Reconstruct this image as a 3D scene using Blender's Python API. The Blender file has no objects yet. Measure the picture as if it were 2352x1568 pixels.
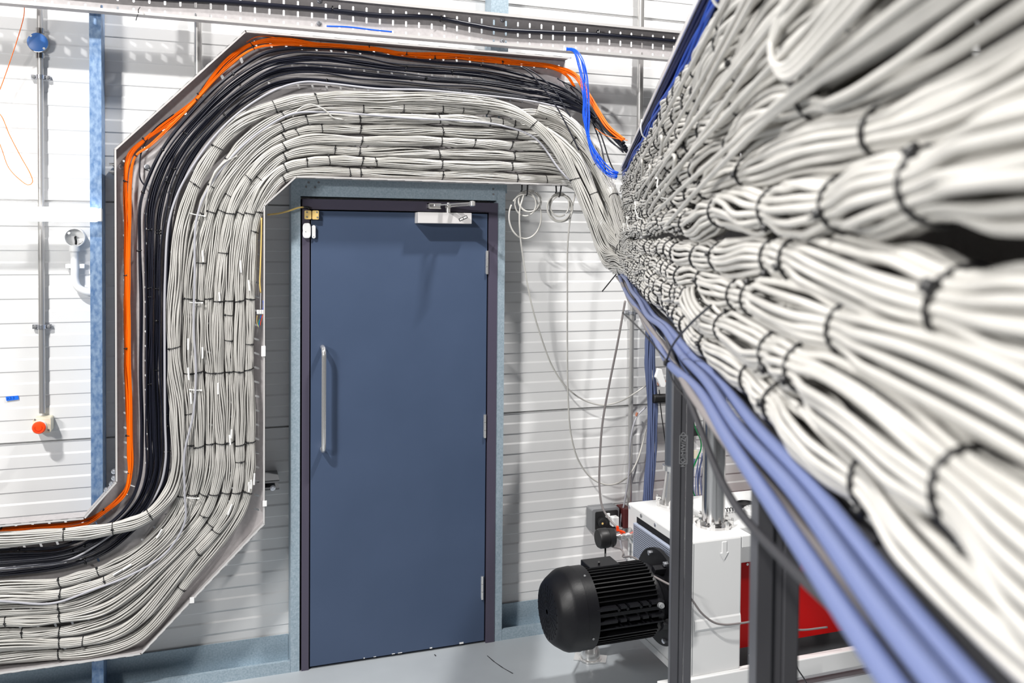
import bpy, math, random
import numpy as np
from mathutils import Vector, Matrix

sc = bpy.context.scene
COL = sc.collection
# ------------------------------------------------------------------ camera
FPX, W_, H_ = 1960.0, 2352.0, 1568.0
YAW, PITCH, ROLL, SHIFT = math.radians(18.9), math.radians(1.5), math.radians(0.5), -188.0/2352.0
CAM = Vector((0.0, -3.91, 1.967))
Fv = Vector((math.sin(YAW)*math.cos(PITCH), math.cos(YAW)*math.cos(PITCH), -math.sin(PITCH)))
R0 = Vector((math.cos(YAW), -math.sin(YAW), 0)); U0 = R0.cross(Fv)
Rv = R0*math.cos(ROLL) + U0*math.sin(ROLL); Uv = -R0*math.sin(ROLL) + U0*math.cos(ROLL)
cd = bpy.data.cameras.new('camera'); cam = bpy.data.objects.new('camera', cd); COL.objects.link(cam)
cam.matrix_world = Matrix(((Rv.x, Uv.x, -Fv.x, CAM.x), (Rv.y, Uv.y, -Fv.y, CAM.y), (Rv.z, Uv.z, -Fv.z, CAM.z), (0, 0, 0, 1)))
cd.sensor_width = 36.0; cd.lens = 36.0*FPX/W_; cd.shift_y = SHIFT
cd.clip_start = 0.02; cd.clip_end = 60
cd.dof.use_dof = True; cd.dof.focus_distance = 3.6; cd.dof.aperture_fstop = 6.5
sc.camera = cam
# ------------------------------------------------------------------ light
sc.view_settings.view_transform = 'Standard'; sc.view_settings.look = 'None'
sc.view_settings.gamma = 1.0; sc.view_settings.use_curve_mapping = False
sc.view_settings.exposure = 0.0
wd = bpy.data.worlds.new('hall'); sc.world = wd; wd.use_nodes = True
bg = wd.node_tree.nodes['Background']; bg.inputs[0].default_value = (0.93, 0.96, 1.0, 1); bg.inputs[1].default_value = 0.05

def area(name, loc, target, sx, sy, power, col=(1, 0.98, 0.95)):
    l = bpy.data.lights.new(name, 'AREA'); l.shape = 'RECTANGLE'; l.size = sx; l.size_y = sy
    l.energy = power; l.color = col
    o = bpy.data.objects.new(name, l); COL.objects.link(o); o.location = loc
    d = Vector(target)-Vector(loc); o.rotation_euler = d.to_track_quat('-Z', 'Y').to_euler()
    return o
area('ceiling_lamp', (2.25, -1.85, 5.6), (0.9, -0.6, 1.4), 0.40, 0.10, 205)
area('ceiling_lamp', (-2.3, -3.3, 5.7), (0.6, -0.8, 1.6), 0.40, 0.10, 325)
area('near_run_fill', (-2.5, -3.3, 2.75), (0.5, -2.4, 2.1), 0.9, 0.14, 98)  # unseen fill light, added to brighten the near cable run

# ------------------------------------------------------------------ pixel -> point of a plane in the room
def ray(px, py):
    return Fv + Rv*((px-W_/2)/FPX) + Uv*((596.0-py)/FPX)
def P(px, py, y=0.0):
    d = ray(px, py); return CAM + d*((y-CAM.y)/d.y)
def PX(px, py, x):
    d = ray(px, py); return CAM + d*((x-CAM.x)/d.x)
def PZ(px, py, z):
    d = ray(px, py); return CAM + d*((z-CAM.z)/d.z)
TA = math.radians(18.9 + 5.16)
TD = Vector((math.sin(TA), math.cos(TA), 0)); TR = Vector((math.cos(TA), -math.sin(TA), 0))
def T2(d, h, l):
    """point by the near cable run: d to its right of the lens, h above it, l away along it"""
    return CAM + TR*d + TD*l + Vector((0, 0, h))

# ------------------------------------------------------------------ materials
def mat(name, col, rough=0.5, metal=0.0, spec=0.5, noise=None, bump=None, emit=None, aniso=None):
    m = bpy.data.materials.new(name); m.use_nodes = True; nt = m.node_tree
    b = nt.nodes['Principled BSDF']
    b.inputs['Base Color'].default_value = (*col, 1); b.inputs['Roughness'].default_value = rough
    b.inputs['Metallic'].default_value = metal; b.inputs['Specular IOR Level'].default_value = spec
    if emit:
        b.inputs['Emission Color'].default_value = (*emit[0], 1); b.inputs['Emission Strength'].default_value = emit[1]
    if noise or bump:
        tc = nt.nodes.new('ShaderNodeTexCoord')
    if noise:
        col2, scale, lo, hi = noise[:4]
        n = nt.nodes.new('ShaderNodeTexNoise'); n.inputs['Scale'].default_value = scale; n.inputs['Detail'].default_value = 4
        mp = nt.nodes.new('ShaderNodeMapping')
        if len(noise) > 4: mp.inputs['Scale'].default_value = noise[4]
        r = nt.nodes.new('ShaderNodeMapRange'); r.inputs['From Min'].default_value = lo; r.inputs['From Max'].default_value = hi
        x = nt.nodes.new('ShaderNodeMix'); x.data_type = 'RGBA'
        x.inputs[6].default_value = (*col, 1); x.inputs[7].default_value = (*col2, 1)
        nt.links.new(tc.outputs['Object'], mp.inputs['Vector']); nt.links.new(mp.outputs[0], n.inputs['Vector'])
        nt.links.new(n.outputs[0], r.inputs[0]); nt.links.new(r.outputs[0], x.inputs[0]); nt.links.new(x.outputs[2], b.inputs['Base Color'])
    if bump:
        sc_, st = bump[:2]
        n2 = nt.nodes.new('ShaderNodeTexNoise'); n2.inputs['Scale'].default_value = sc_
        bp = nt.nodes.new('ShaderNodeBump'); bp.inputs['Strength'].default_value = st; bp.inputs['Distance'].default_value = 0.002
        nt.links.new(tc.outputs['Object'], n2.inputs['Vector']); nt.links.new(n2.outputs[0], bp.inputs['Height']); nt.links.new(bp.outputs[0], b.inputs['Normal'])
    return m
M = {}
M['wall'] = mat('white_panel', (0.80, 0.80, 0.80), 0.42, 0, 0.4, noise=((0.74, 0.74, 0.745), 1.3, 0.35, 0.7))
M['floor'] = mat('floor_paint', (0.40, 0.43, 0.455), 0.33, 0, 0.5, noise=((0.34, 0.365, 0.39), 2.2, 0.35, 0.7), bump=(9, 0.15))
M['scuff'] = mat('scuff', (0.03, 0.03, 0.035), 0.7)
M['galv'] = mat('galvanised', (0.44, 0.53, 0.60), 0.45, 0.35, 0.5, noise=((0.30, 0.39, 0.46), 130, 0.3, 0.7))
M['galvblue'] = mat('galvanised_blue', (0.30, 0.42, 0.60), 0.45, 0.3, 0.5, noise=((0.10, 0.20, 0.40), 70, 0.3, 0.7, (1, 1, 0.6)))
M['steel'] = mat('tray_steel', (0.52, 0.495, 0.50), 0.45, 0.2, 0.5, noise=((0.44, 0.42, 0.425), 60, 0.3, 0.7))
M['edge'] = mat('tray_edge', (0.80, 0.78, 0.77), 0.35, 0.5)
M['chrome'] = mat('chrome', (0.80, 0.79, 0.78), 0.2, 0.8)
M['stain'] = mat('stainless', (0.72, 0.70, 0.69), 0.16, 1.0, noise=((0.50, 0.49, 0.49), 6, 0.3, 0.7, (8, 8, 0.2)))
M['pipe'] = mat('conduit_steel', (0.55, 0.54, 0.53), 0.3, 0.7)
M['strut'] = mat('strut_steel', (0.20, 0.20, 0.215), 0.40, 0.7, noise=((0.13, 0.13, 0.145), 12, 0.3, 0.7, (1, 1, 0.3)))
M['darktube'] = mat('grey_tube', (0.09, 0.105, 0.135), 0.45, 0.2)
M['door'] = mat('door_paint', (0.055, 0.083, 0.150), 0.45, 0, 0.45, noise=((0.048, 0.074, 0.135), 3, 0.3, 0.7), bump=(700, 0.10))
M['frame'] = mat('frame_paint', (0.070, 0.062, 0.095), 0.45, 0, 0.45, bump=(500, 0.10))
M['gap'] = mat('gap', (0.004, 0.004, 0.006), 0.8)
M['cable'] = mat('grey_sheath', (0.60, 0.585, 0.555), 0.33, 0, 0.7, noise=((0.47, 0.46, 0.435), 14, 0.3, 0.7))
M['lgrey'] = mat('plain_grey_sheath', (0.42, 0.42, 0.46), 0.4)
M['black'] = mat('black_sheath', (0.008, 0.009, 0.018), 0.36, 0, 0.35)
M['orange'] = mat('orange_sheath', (1.0, 0.17, 0.0), 0.45, 0, 0.3)
M['blue'] = mat('blue_sheath', (0.0, 0.10, 0.80), 0.4, 0, 0.4)
M['blue2'] = mat('blue_sheath_deep', (0.0, 0.06, 0.42), 0.4, 0, 0.3)
M['navy'] = mat('navy_sheath', (0.002, 0.008, 0.07), 0.45, 0, 0.2)
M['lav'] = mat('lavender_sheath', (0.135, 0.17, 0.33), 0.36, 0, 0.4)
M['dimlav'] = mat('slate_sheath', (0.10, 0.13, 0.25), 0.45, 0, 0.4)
M['brown'] = mat('grey_brown_sheath', (0.22, 0.20, 0.20), 0.45, 0, 0.4)
M['dark'] = mat('dark_sheath', (0.035, 0.035, 0.04), 0.45)
M['tie'] = mat('tie_black', (0.008, 0.008, 0.010), 0.35, 0, 0.6)
M['tiew'] = mat('tie_white', (0.80, 0.80, 0.78), 0.4)
M['white'] = mat('white_plastic', (0.86, 0.86, 0.86), 0.4)
M['cream'] = mat('cream_plastic', (0.80, 0.74, 0.58), 0.45)
M['yellow'] = mat('yellow_plastic', (0.85, 0.60, 0.22), 0.5)
M['yellowc'] = mat('yellow_cable', (0.85, 0.60, 0.20), 0.5)
M['red'] = mat('red_button', (1.0, 0.06, 0.0), 0.4)
M['redp'] = mat('red_enamel', (0.55, 0.0, 0.0), 0.5, 0, 0.3)
M['machine'] = mat('white_enamel', (0.82, 0.82, 0.82), 0.38, 0, 0.5, bump=(14, 0.12))
M['filter'] = mat('filter_blue_grey', (0.36, 0.40, 0.50), 0.5)
M['motor'] = mat('motor_black', (0.004, 0.004, 0.005), 0.45, 0, 0.35)
M['motorg'] = mat('motor_cover', (0.007, 0.007, 0.009), 0.42, 0, 0.3, bump=(120, 0.1))
M['bluecap'] = mat('blue_cover', (0.06, 0.20, 0.58), 0.4)
M['tape'] = mat('blue_tape', (0.0, 0.16, 0.85), 0.6)
M['ink'] = mat('ink', (0.0, 0.05, 0.35), 0.7)
M['closer'] = mat('closer_silver', (0.62, 0.60, 0.60), 0.45, 0.1)
M['grey'] = mat('grey_plastic', (0.20, 0.205, 0.215), 0.5)
M['blackp'] = mat('black_plastic', (0.012, 0.012, 0.013), 0.45)
M['green'] = mat('green_wire', (0.0, 0.35, 0.09), 0.45)
M['copper'] = mat('copper_paint', (0.45, 0.17, 0.10), 0.5)
M['maroon'] = mat('maroon', (0.10, 0.02, 0.02), 0.5)
M['glass_em'] = mat('lamp_diffuser', (0.9, 0.9, 0.9), 0.5, emit=((1.0, 0.99, 0.96), 9.0))
M['zinc'] = mat('zinc_bright', (0.72, 0.74, 0.80), 0.25, 0.9)

# ------------------------------------------------------------------ object helpers
ORG = {}
def link(o, parent=None):
    COL.objects.link(o)
    if parent is not None: o.parent = parent
    return o
def tag(o, label=None, cat=None, group=None, kind=None):
    if label: o['label'] = label
    if cat: o['category'] = cat
    if group: o['group'] = group
    if kind: o['kind'] = kind
    return o
def thing(name, label, cat, loc, group=None, kind=None):
    o = bpy.data.objects.new(name, None); o.empty_display_size = 0.05
    link(o); o.location = loc; ORG[o] = Vector(loc)
    return tag(o, label, cat, group, kind)
class MB:
    def __init__(s): s.v = []; s.f = []; s.n = 0; s.mi = []; s.cm = 0
    def add(s, vs, fs):
        b = s.n; s.v.extend([tuple(x) for x in vs]); s.n += len(vs)
        for f in fs: s.f.append(tuple(i+b for i in f)); s.mi.append(s.cm)
        return s
    def box(s, a, b):
        x0, y0, z0 = [min(a[i], b[i]) for i in range(3)]; x1, y1, z1 = [max(a[i], b[i]) for i in range(3)]
        return s.obox(Vector(((x0+x1)/2, (y0+y1)/2, (z0+z1)/2)), (x1-x0)/2, (y1-y0)/2, (z1-z0)/2)
    def obox(s, c, hx, hy, hz, ax=Vector((1, 0, 0)), ay=Vector((0, 1, 0)), az=Vector((0, 0, 1)), bev=0.0):
        c = Vector(c)
        vs = [c+ax*(sx*hx)+ay*(sy*hy)+az*(sz*hz) for sx in (-1, 1) for sy in (-1, 1) for sz in (-1, 1)]
        return s.add(vs, [(0, 1, 3, 2), (4, 6, 7, 5), (0, 4, 5, 1), (2, 3, 7, 6), (0, 2, 6, 4), (1, 5, 7, 3)])
    def prism(s, pts, off):
        """closed polygon pts pushed by off"""
        n = len(pts); off = Vector(off); pts = [Vector(p) for p in pts]
        return s.add(pts+[p+off for p in pts], [tuple(range(n)), tuple(range(2*n-1, n-1, -1))]+[(i, i+n, (i+1) % n+n, (i+1) % n) for i in range(n)])
    def quad(s, a, b, c, d): return s.add([a, b, c, d], [(0, 1, 2, 3)])
    def lathe(s, prof, o, axis, seg=32, caps=True):
        """prof: (along, radius)"""
        ax = Vector(axis).normalized(); u = ax.orthogonal().normalized(); w = ax.cross(u); o = Vector(o)
        vs = []
        for (t, r) in prof:
            for k in range(seg):
                a = 2*math.pi*k/seg; vs.append(o+ax*t+(u*math.cos(a)+w*math.sin(a))*r)
        fs = []
        for i in range(len(prof)-1):
            for k in range(seg):
                k2 = (k+1) % seg; fs.append((i*seg+k, i*seg+k2, (i+1)*seg+k2, (i+1)*seg+k))
        if caps:
            fs.append(tuple(range(seg-1, -1, -1))); fs.append(tuple((len(prof)-1)*seg+k for k in range(seg)))
        return s.add(vs, fs)
    def cyl(s, a, b, r, seg=20, r2=None):
        a = Vector(a); b = Vector(b); L = (b-a).length
        return s.lathe([(0, r), (L, r if r2 is None else r2)], a, b-a, seg)
    def tube(s, pts, r, sides=8, closed=False):
        V, F = sweep(np.array([tuple(p) for p in pts]), r, sides, closed)
        b = s.n; s.v.extend(map(tuple, V)); s.n += len(V)
        for f in F: s.f.append(tuple(int(i)+b for i in f)); s.mi.append(s.cm)
        return s
    def build(s, name, m, parent=None, smooth=False, bevel=0.0):
        me = bpy.data.meshes.new(name); org = Vector((0, 0, 0))
        root = parent
        while root is not None and root.parent is not None: root = root.parent
        if root is not None: org = ORG.get(root, Vector((0, 0, 0)))
        if parent is None:      # a thing that is one mesh: origin at the middle of its base
            a = np.array(s.v); org = Vector(((a[:, 0].min()+a[:, 0].max())/2, (a[:, 1].min()+a[:, 1].max())/2, a[:, 2].min()))
        me.from_pydata([(x-org.x, y-org.y, z-org.z) for x, y, z in s.v], [], s.f)
        for mm in (m if isinstance(m, (list, tuple)) else [m]): me.materials.append(mm)
        if isinstance(m, (list, tuple)): me.polygons.foreach_set('material_index', s.mi)
        me.validate(); me.update()
        o = bpy.data.objects.new(name, me); link(o, parent)
        if parent is None: o.location = org; ORG[o] = org
        if smooth:
            me.polygons.foreach_set('use_smooth', [True]*len(me.polygons))
            if smooth == 'auto':
                me.set_sharp_from_angle(angle=math.radians(35))
        if bevel:
            md = o.modifiers.new('bevel', 'BEVEL'); md.width = bevel; md.segments = 2; md.limit_method = 'ANGLE'
        return o

# ------------------------------------------------------------------ paths and tubes (numpy)
def norm(a): return a/np.maximum(np.linalg.norm(a, axis=-1, keepdims=True), 1e-9)
def spline(ctrl, ds):
    """centripetal-ish Catmull-Rom through ctrl, resampled every ds"""
    c = np.array([tuple(p) for p in ctrl], float)
    c = np.vstack([2*c[0]-c[1], c, 2*c[-1]-c[-2]])
    out = []
    for i in range(1, len(c)-2):
        p0, p1, p2, p3 = c[i-1:i+3]
        t0 = 0; t1 = t0+max(np.linalg.norm(p1-p0), 1e-5)**.5; t2 = t1+max(np.linalg.norm(p2-p1), 1e-5)**.5; t3 = t2+max(np.linalg.norm(p3-p2), 1e-5)**.5
        t = np.linspace(t1, t2, 14, endpoint=False)[:, None]
        A1 = (t1-t)/(t1-t0)*p0+(t-t0)/(t1-t0)*p1; A2 = (t2-t)/(t2-t1)*p1+(t-t1)/(t2-t1)*p2; A3 = (t3-t)/(t3-t2)*p2+(t-t2)/(t3-t2)*p3
        B1 = (t2-t)/(t2-t0)*A1+(t-t0)/(t2-t0)*A2; B2 = (t3-t)/(t3-t1)*A2+(t-t1)/(t3-t1)*A3
        out.append((t2-t)/(t2-t1)*B1+(t-t1)/(t2-t1)*B2)
    out.append(c[-2][None]); q = np.vstack(out)
    L = np.concatenate([[0], np.cumsum(np.linalg.norm(np.diff(q, axis=0), axis=1))])
    n = max(3, int(L[-1]/ds)+1); s = np.linspace(0, L[-1], n)
    return np.stack([np.interp(s, L, q[:, k]) for k in range(3)], 1), s
def sweep(c, r, sides=6, closed=False):
    n = len(c); r = np.broadcast_to(np.asarray(r, float), (n,))
    if closed: T = norm(np.roll(c, -1, 0)-np.roll(c, 1, 0))
    else:
        T = np.empty_like(c); T[1:-1] = c[2:]-c[:-2]; T[0] = c[1]-c[0]; T[-1] = c[-1]-c[-2]; T = norm(T)
    # transport a frame
    ref = np.array([0, 0, 1.0]) if abs(T[0][2]) < .8 else np.array([0, 1.0, 0])
    u = norm(np.cross(T[0], ref)); Us = [u]
    for i in range(1, n):
        u = u-T[i]*np.dot(u, T[i]); u = u/max(np.linalg.norm(u), 1e-9); Us.append(u)
    Us = np.array(Us); Vs = np.cross(T, Us)
    a = np.arange(sides)*2*np.pi/sides
    V = (c[:, None]+r[:, None, None]*(Us[:, None]*np.cos(a)[None, :, None]+Vs[:, None]*np.sin(a)[None, :, None])).reshape(-1, 3)
    m = n if closed else n-1
    i = np.arange(m)[:, None]*sides; j = np.arange(sides)[None]; i2 = (((np.arange(m)+1) % n)[:, None])*sides; j2 = (j+1) % sides
    F = np.stack([i+j, i+j2, i2+j2, i2+j], -1).reshape(-1, 4)
    F = [tuple(f) for f in F] if n*sides < 4000 or not closed and n < 60 else F
    if not closed:
        F = list(map(tuple, F)); F.append(tuple(range(sides-1, -1, -1))); F.append(tuple((n-1)*sides+k for k in range(sides)))
    return V, F
def sweep_obj(name, c, r, sides, m, parent=None):
    mb = MB(); V, F = sweep(c, r, sides)
    org = Vector((0, 0, 0)); root = parent
    while root is not None and root.parent is not None: root = root.parent
    if root is not None: org = ORG[root]
    else: org = Vector((float(V[:, 0].mean()), float(V[:, 1].mean()), float(V[:, 2].min())))
    V = V-np.array(org)
    n = len(c); me = bpy.data.meshes.new(name)
    i = np.arange(n-1)[:, None]*sides; j = np.arange(sides)[None]; j2 = (j+1) % sides
    Q = np.stack([i+j, i+j2, i+sides+j2, i+sides+j], -1).reshape(-1)
    caps = np.concatenate([np.arange(sides)[::-1], (n-1)*sides+np.arange(sides)])
    li = np.concatenate([Q, caps]); nq = (n-1)*sides
    me.vertices.add(len(V)); me.vertices.foreach_set('co', V.astype(np.float32).ravel())
    me.loops.add(len(li)); me.loops.foreach_set('vertex_index', li.astype(np.int32))
    me.polygons.add(nq+2)
    me.polygons.foreach_set('loop_start', np.concatenate([np.arange(nq)*4, [nq*4, nq*4+sides]]).astype(np.int32))
    me.polygons.foreach_set('use_smooth', np.concatenate([np.ones(nq, bool), [False, False]]))
    me.materials.append(m); me.update(calc_edges=True)
    o = bpy.data.objects.new(name, me); link(o, parent)
    if parent is None: o.location = org; ORG[o] = org
    return o
def wire(name, label, ctrl, r, m, cat='cable', group=None, sides=8, ds=0.012, parent=None):
    c, s = spline(ctrl, ds); o = sweep_obj(name, c, r, sides, m, parent)
    if parent is None: tag(o, label, cat, group)
    return o
def smooth_noise(rng, s, scale):
    x = np.zeros_like(s)
    for a, f in ((1, 1.0), (.6, 1.9), (.35, 3.1)):
        x = x+a*np.sin(s/scale*f*2*np.pi*rng.uniform(.8, 1.2)+rng.uniform(0, 6.28))
    return x/1.3

def bundle(name, label, group, ctrl, R, r, N, m, ref, ties, seed, squash=0.85, inner=6, waist=0.80, belly=1.1,
           wob=0.10, sides=6, ds=0.012, tie_r=0.0016, tiemat=None, big=(), loose=0.0, cat='cable bundle', tiejit=0.0, wtie=(), Rend=None, wander=.11):
    rng = np.random.RandomState(seed)
    c, s = spline(ctrl, ds); L = s[-1]; n = len(c)
    T = np.empty_like(c); T[1:-1] = c[2:]-c[:-2]; T[0] = c[1]-c[0]; T[-1] = c[-1]-c[-2]; T = norm(T)
    ref = np.array(tuple(ref)) if not callable(ref) else ref(c)
    nn = norm(ref-T*np.sum(T*ref, -1, keepdims=True)); sd = np.cross(T, nn)
    ties = sorted([t for t in ties if 0.01 < t < L-0.01]); big = [t for t in big if 0.01 < t < L-.01]; allt = sorted(list(ties)+list(big))
    if allt:
        dist = np.min(np.abs(s[:, None]-np.array(allt)[None]), axis=1)
        half = 0.5*np.median(np.diff(allt)) if len(allt) > 1 else 0.12
        q = np.clip(dist/min(max(half, .04), .12), 0, 1); q = q*q*(3-2*q)
    else: q = np.ones_like(s)
    g = waist+(belly-waist)*q
    if Rend is not None: g = g*np.interp(s/L, [0, 1], Rend)
    cw = c+sd*(R*wob*smooth_noise(rng, s, 0.9))[:, None]+nn*(R*wob*.5*smooth_noise(rng, s, 0.8))[:, None]
    root = thing(name, label, cat, Vector(c[n//2]), group)
    tw = 0.5*smooth_noise(rng, s, 1.6)
    def cross(phi, rho): return cw+sd*(rho*np.cos(phi))[:, None]+nn*(squash*rho*np.sin(phi))[:, None]
    for k in range(N+inner):
        outer = k < N
        if outer: ph = 2*np.pi*k/N; rb = (R-r)*(1+.03*rng.randn())
        else: ph = rng.uniform(0, 6.28); rb = (R-r)*rng.uniform(.35, .78)
        phi = ph+tw+q*wander*(1.0 if outer else 2.5)*smooth_noise(rng, s, rng.uniform(.6, 1.3))
        rho = rb*g*(1+q*0.035*smooth_noise(rng, s, rng.uniform(.35, .7)))
        if loose and rng.rand() < loose:
            rho = rho*(1+q*.16*np.abs(smooth_noise(rng, s, .6)))
        cc = cross(phi, rho)
        sweep_obj('cable', cc, r*rng.uniform(.93, 1.07), sides, m, root)
    for t, thick in [(t, 1) for t in ties]+[(t, 2.0) for t in big]:
        i = min(n-1, max(0, int(t/L*(n-1)))); ang = np.linspace(0, 2*np.pi, 22, endpoint=False)
        rr = (R-r)*g[i]+r+tie_r*.4; tl = rng.uniform(-.25, .25)
        pts = cw[i]+sd[i]*(rr*np.cos(ang))[:, None]+nn[i]*(squash*rr*np.sin(ang)+(1-squash)*r*np.sign(np.sin(ang)))[:, None]+T[i]*(tl*rr*np.cos(ang))[:, None]
        mb = MB(); mb.tube(pts, tie_r*(1.35 if thick > 1 else 1.0), 5, closed=True)
        ha = rng.uniform(.1, math.pi-.1) if not wtie else 1.2
        hp = Vector(cw[i]+sd[i]*rr*math.cos(ha)+nn[i]*squash*rr*math.sin(ha)+T[i]*tl*rr*math.cos(ha))
        out = (Vector(sd[i])*math.cos(ha)+Vector(nn[i])*math.sin(ha)).normalized(); tt = Vector(T[i])
        mb.obox(hp+out*tie_r*.8, tie_r*2.1, tie_r*1.8, tie_r*2.0, tt, out, tt.cross(out))
        if thick > 1 or rng.rand() < .4:
            dd = (tt*rng.uniform(-1, 1)+out*1.0+tt.cross(out)*rng.uniform(-.5, .5)).normalized(); mb.cyl(hp, hp+dd*tie_r*rng.uniform(3, 6), tie_r*.55, 5)
        mm = tiemat or M['tie']
        if t in wtie: mm = M['tiew']
        mb.build('cable_tie', mm, root, smooth=True)
    return root, (c, s)

# ------------------------------------------------------------------ the hall: floor and panel wall
WY = 0.12                       # face of the panel wall; the door frame stands at y = 0
mb = MB(); mb.box((-3.2, -4.6, -0.10), (6.5, 1.0, 0.0)); fl = mb.build('floor', M['floor']); tag(fl, kind='structure')
def ribbed(x0, x1, z0, z1):
    mb = MB(); seams = [P(0, 1020, WY).z, P(0, 459, WY).z]; per = seams[1]-seams[0]; rib = per/10
    prof = [(z0, WY)]
    base = seams[0]-per*math.ceil((seams[0]-z0)/per)
    z = base; k = 0
    while z < z1:
        if k % 10 == 0:
            seg = [(z-.0045, WY), (z-.0045, WY+.018), (z+.0045, WY+.018), (z+.0045, WY)]
        else:
            seg = []
        seg += [(z+rib*.42, WY), (z+rib*.50, WY+.0035), (z+rib*.92, WY+.0035), (z+rib*.965, WY)]
        for q in seg:
            if z0 < q[0] < z1: prof.append(q)
        z += rib; k += 1
    prof.append((z1, WY))
    n = len(prof)
    vs = [(x0, y, z) for z, y in prof]+[(x1, y, z) for z, y in prof]
    mb.add(vs, [(i, i+n, i+n+1, i+1) for i in range(n-1)])
    mb.box((x0, WY+.02, z0), (x1, WY+.10, z1))
    return mb
w = ribbed(-3.2, 6.5, 0.0, 4.6).build('wall_back', M['wall']); tag(w, kind='structure')

# floor scuffs near the door
def scuff(pts, wd):
    mb = MB(); q = [PZ(x, y, 0.0012) for x, y in pts]
    for a, b in zip(q[:-1], q[1:]):
        t = (b-a).normalized(); nrm = Vector((-t.y, t.x, 0))*wd
        mb.quad(a-nrm*.5, b-nrm*.8, b+nrm*.8, a+nrm*.5)
    o = mb.build('floor_scuff', M['scuff']); return o
tag(scuff([(1119, 1505), (1135, 1519), (1155, 1533), (1178, 1546)], .0035), 'long thin black scuff on the floor between door and motor', 'scuff mark', 'scuffs on the grey floor')
tag(scuff([(998, 1502), (1001, 1506)], .004), 'tiny black scuff on the floor just in front of the door bottom', 'scuff mark', 'scuffs on the grey floor')

# ------------------------------------------------------------------ galvanised studs, door
def xat(px, py=1000, y=0.0): return P(px, py, y).x
xl0, xl1 = xat(668, 1000, -.004), xat(689, 1000, -.004)
xr0, xr1 = xat(1137, 900, -.004), xat(1157, 900, -.004)
zh0, zh1 = P(760, 452, 0).z, P(760, 405, 0).z+.02
def cpost(name, x0, x1, y0, y1, z0, z1, m, lab, lip=.02, cat='stud', group=None):
    """C-section stud: web on the left, lips turned in on the right"""
    t = .003; mb = MB()
    mb.box((x0, y0, z0), (x1, y0+t, z1)); mb.box((x0, y0+t, z0), (x0+t, y1, z1)); mb.box((x0+t, y1-t, z0), (x1, y1, z1))
    mb.box((x1-t, y0+t, z0), (x1, y0+lip, z1))
    o = mb.build(name, m); tag(o, lab, cat, group); return o
cpost('door_post', xl0, xl1, -.004, .112, 0, zh1+.02, M['galv'], 'pale blue galvanised post left of the navy door', cat='post')
cpost('door_post', xr0, xr1, -.004, .112, 0, zh1+.02, M['galv'], 'grey galvanised post right of the navy door, with chipped paint', cat='post')
mb = MB(); mb.box((xl1, -.006, zh0), (xr0, -.003, zh1)); mb.box((xl1, -.003, zh0), (xr0, .11, zh0+.003)); mb.box((xl1, -.003, zh1-.003), (xr0, .11, zh1))
hd = thing('door_header', 'horizontal galvanised header above the navy door, bolted at its ends', 'beam', ((xl1+xr0)/2, 0, zh0))
mb.build('channel', M['galv'], hd)
for px, py in ((709, 419), (732, 419), (703, 429), (724, 430), (1133, 434), (1133, 446)):
    p = P(px, py, -.006); MB().cyl(p, p+Vector((0, -.004, 0)), .0048, 10).build('screw', M['grey'], hd)
mb = MB(); mb.box((xat(209), -.004, 0), (xat(236), -.001, 3.02)); x0, x1 = xat(209), xat(236)
mb.box((x0, -.001, 0), (x0+.003, .115, 3.02)); mb.box((x1-.003, -.001, 0), (x1, .115, 3.02)); 
st = thing('wall_stud', 'tall blue galvanised stud left of the cable tray', 'stud', ((x0+x1)/2, 0, 0))
mb.build('channel', M['galvblue'], st)
p = P(209, 10, -.004); MB().lathe([(0, .012), (.004, .012), (.005, .008), (.011, .007)], p, (0, -1, 0), 18).build('bolt', M['zinc'], st, smooth='auto')
# base channels (open towards the room)
def base_channel(x0, x1, lab):
    t = .003; mb = MB()
    mb.box((x0, -.004, .0), (x1, -.001, .052)); mb.box((x0, -.001, .0), (x1, .112, .003)); mb.box((x0, .110, .003), (x1, .1155, .125))
    mb.box((x0, -.001, .050), (x1, .012, .052))
    o = mb.build('base_channel', M['galv']); tag(o, lab, 'channel', 'galvanised channels along the foot of the wall')
base_channel(-1.4, xat(209), 'galvanised floor channel left of the blue stud')
base_channel(xat(236), xl0-.001, 'galvanised floor channel between blue stud and door post')
base_channel(xr1+.001, 3.6, 'galvanised floor channel right of the door, behind the motor')
# studs behind the trays
def studbit(px0, px1, py, z0, z1, lab):
    a = xat(px0, py, .02); b = xat(px1, py, .02); mb = MB(); mb.box((a, .02, z0), (b, .023, z1)); mb.box((a, .023, z0), (a+.003, .118, z1)); mb.box((b-.003, .023, z0), (b, .118, z1))
    tag(mb.build('wall_stud', M['galv']), lab, 'stud')
studbit(1128, 1168, 10, 2.18, 4.2, 'galvanised stud above the door, behind the upper tray')

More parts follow.
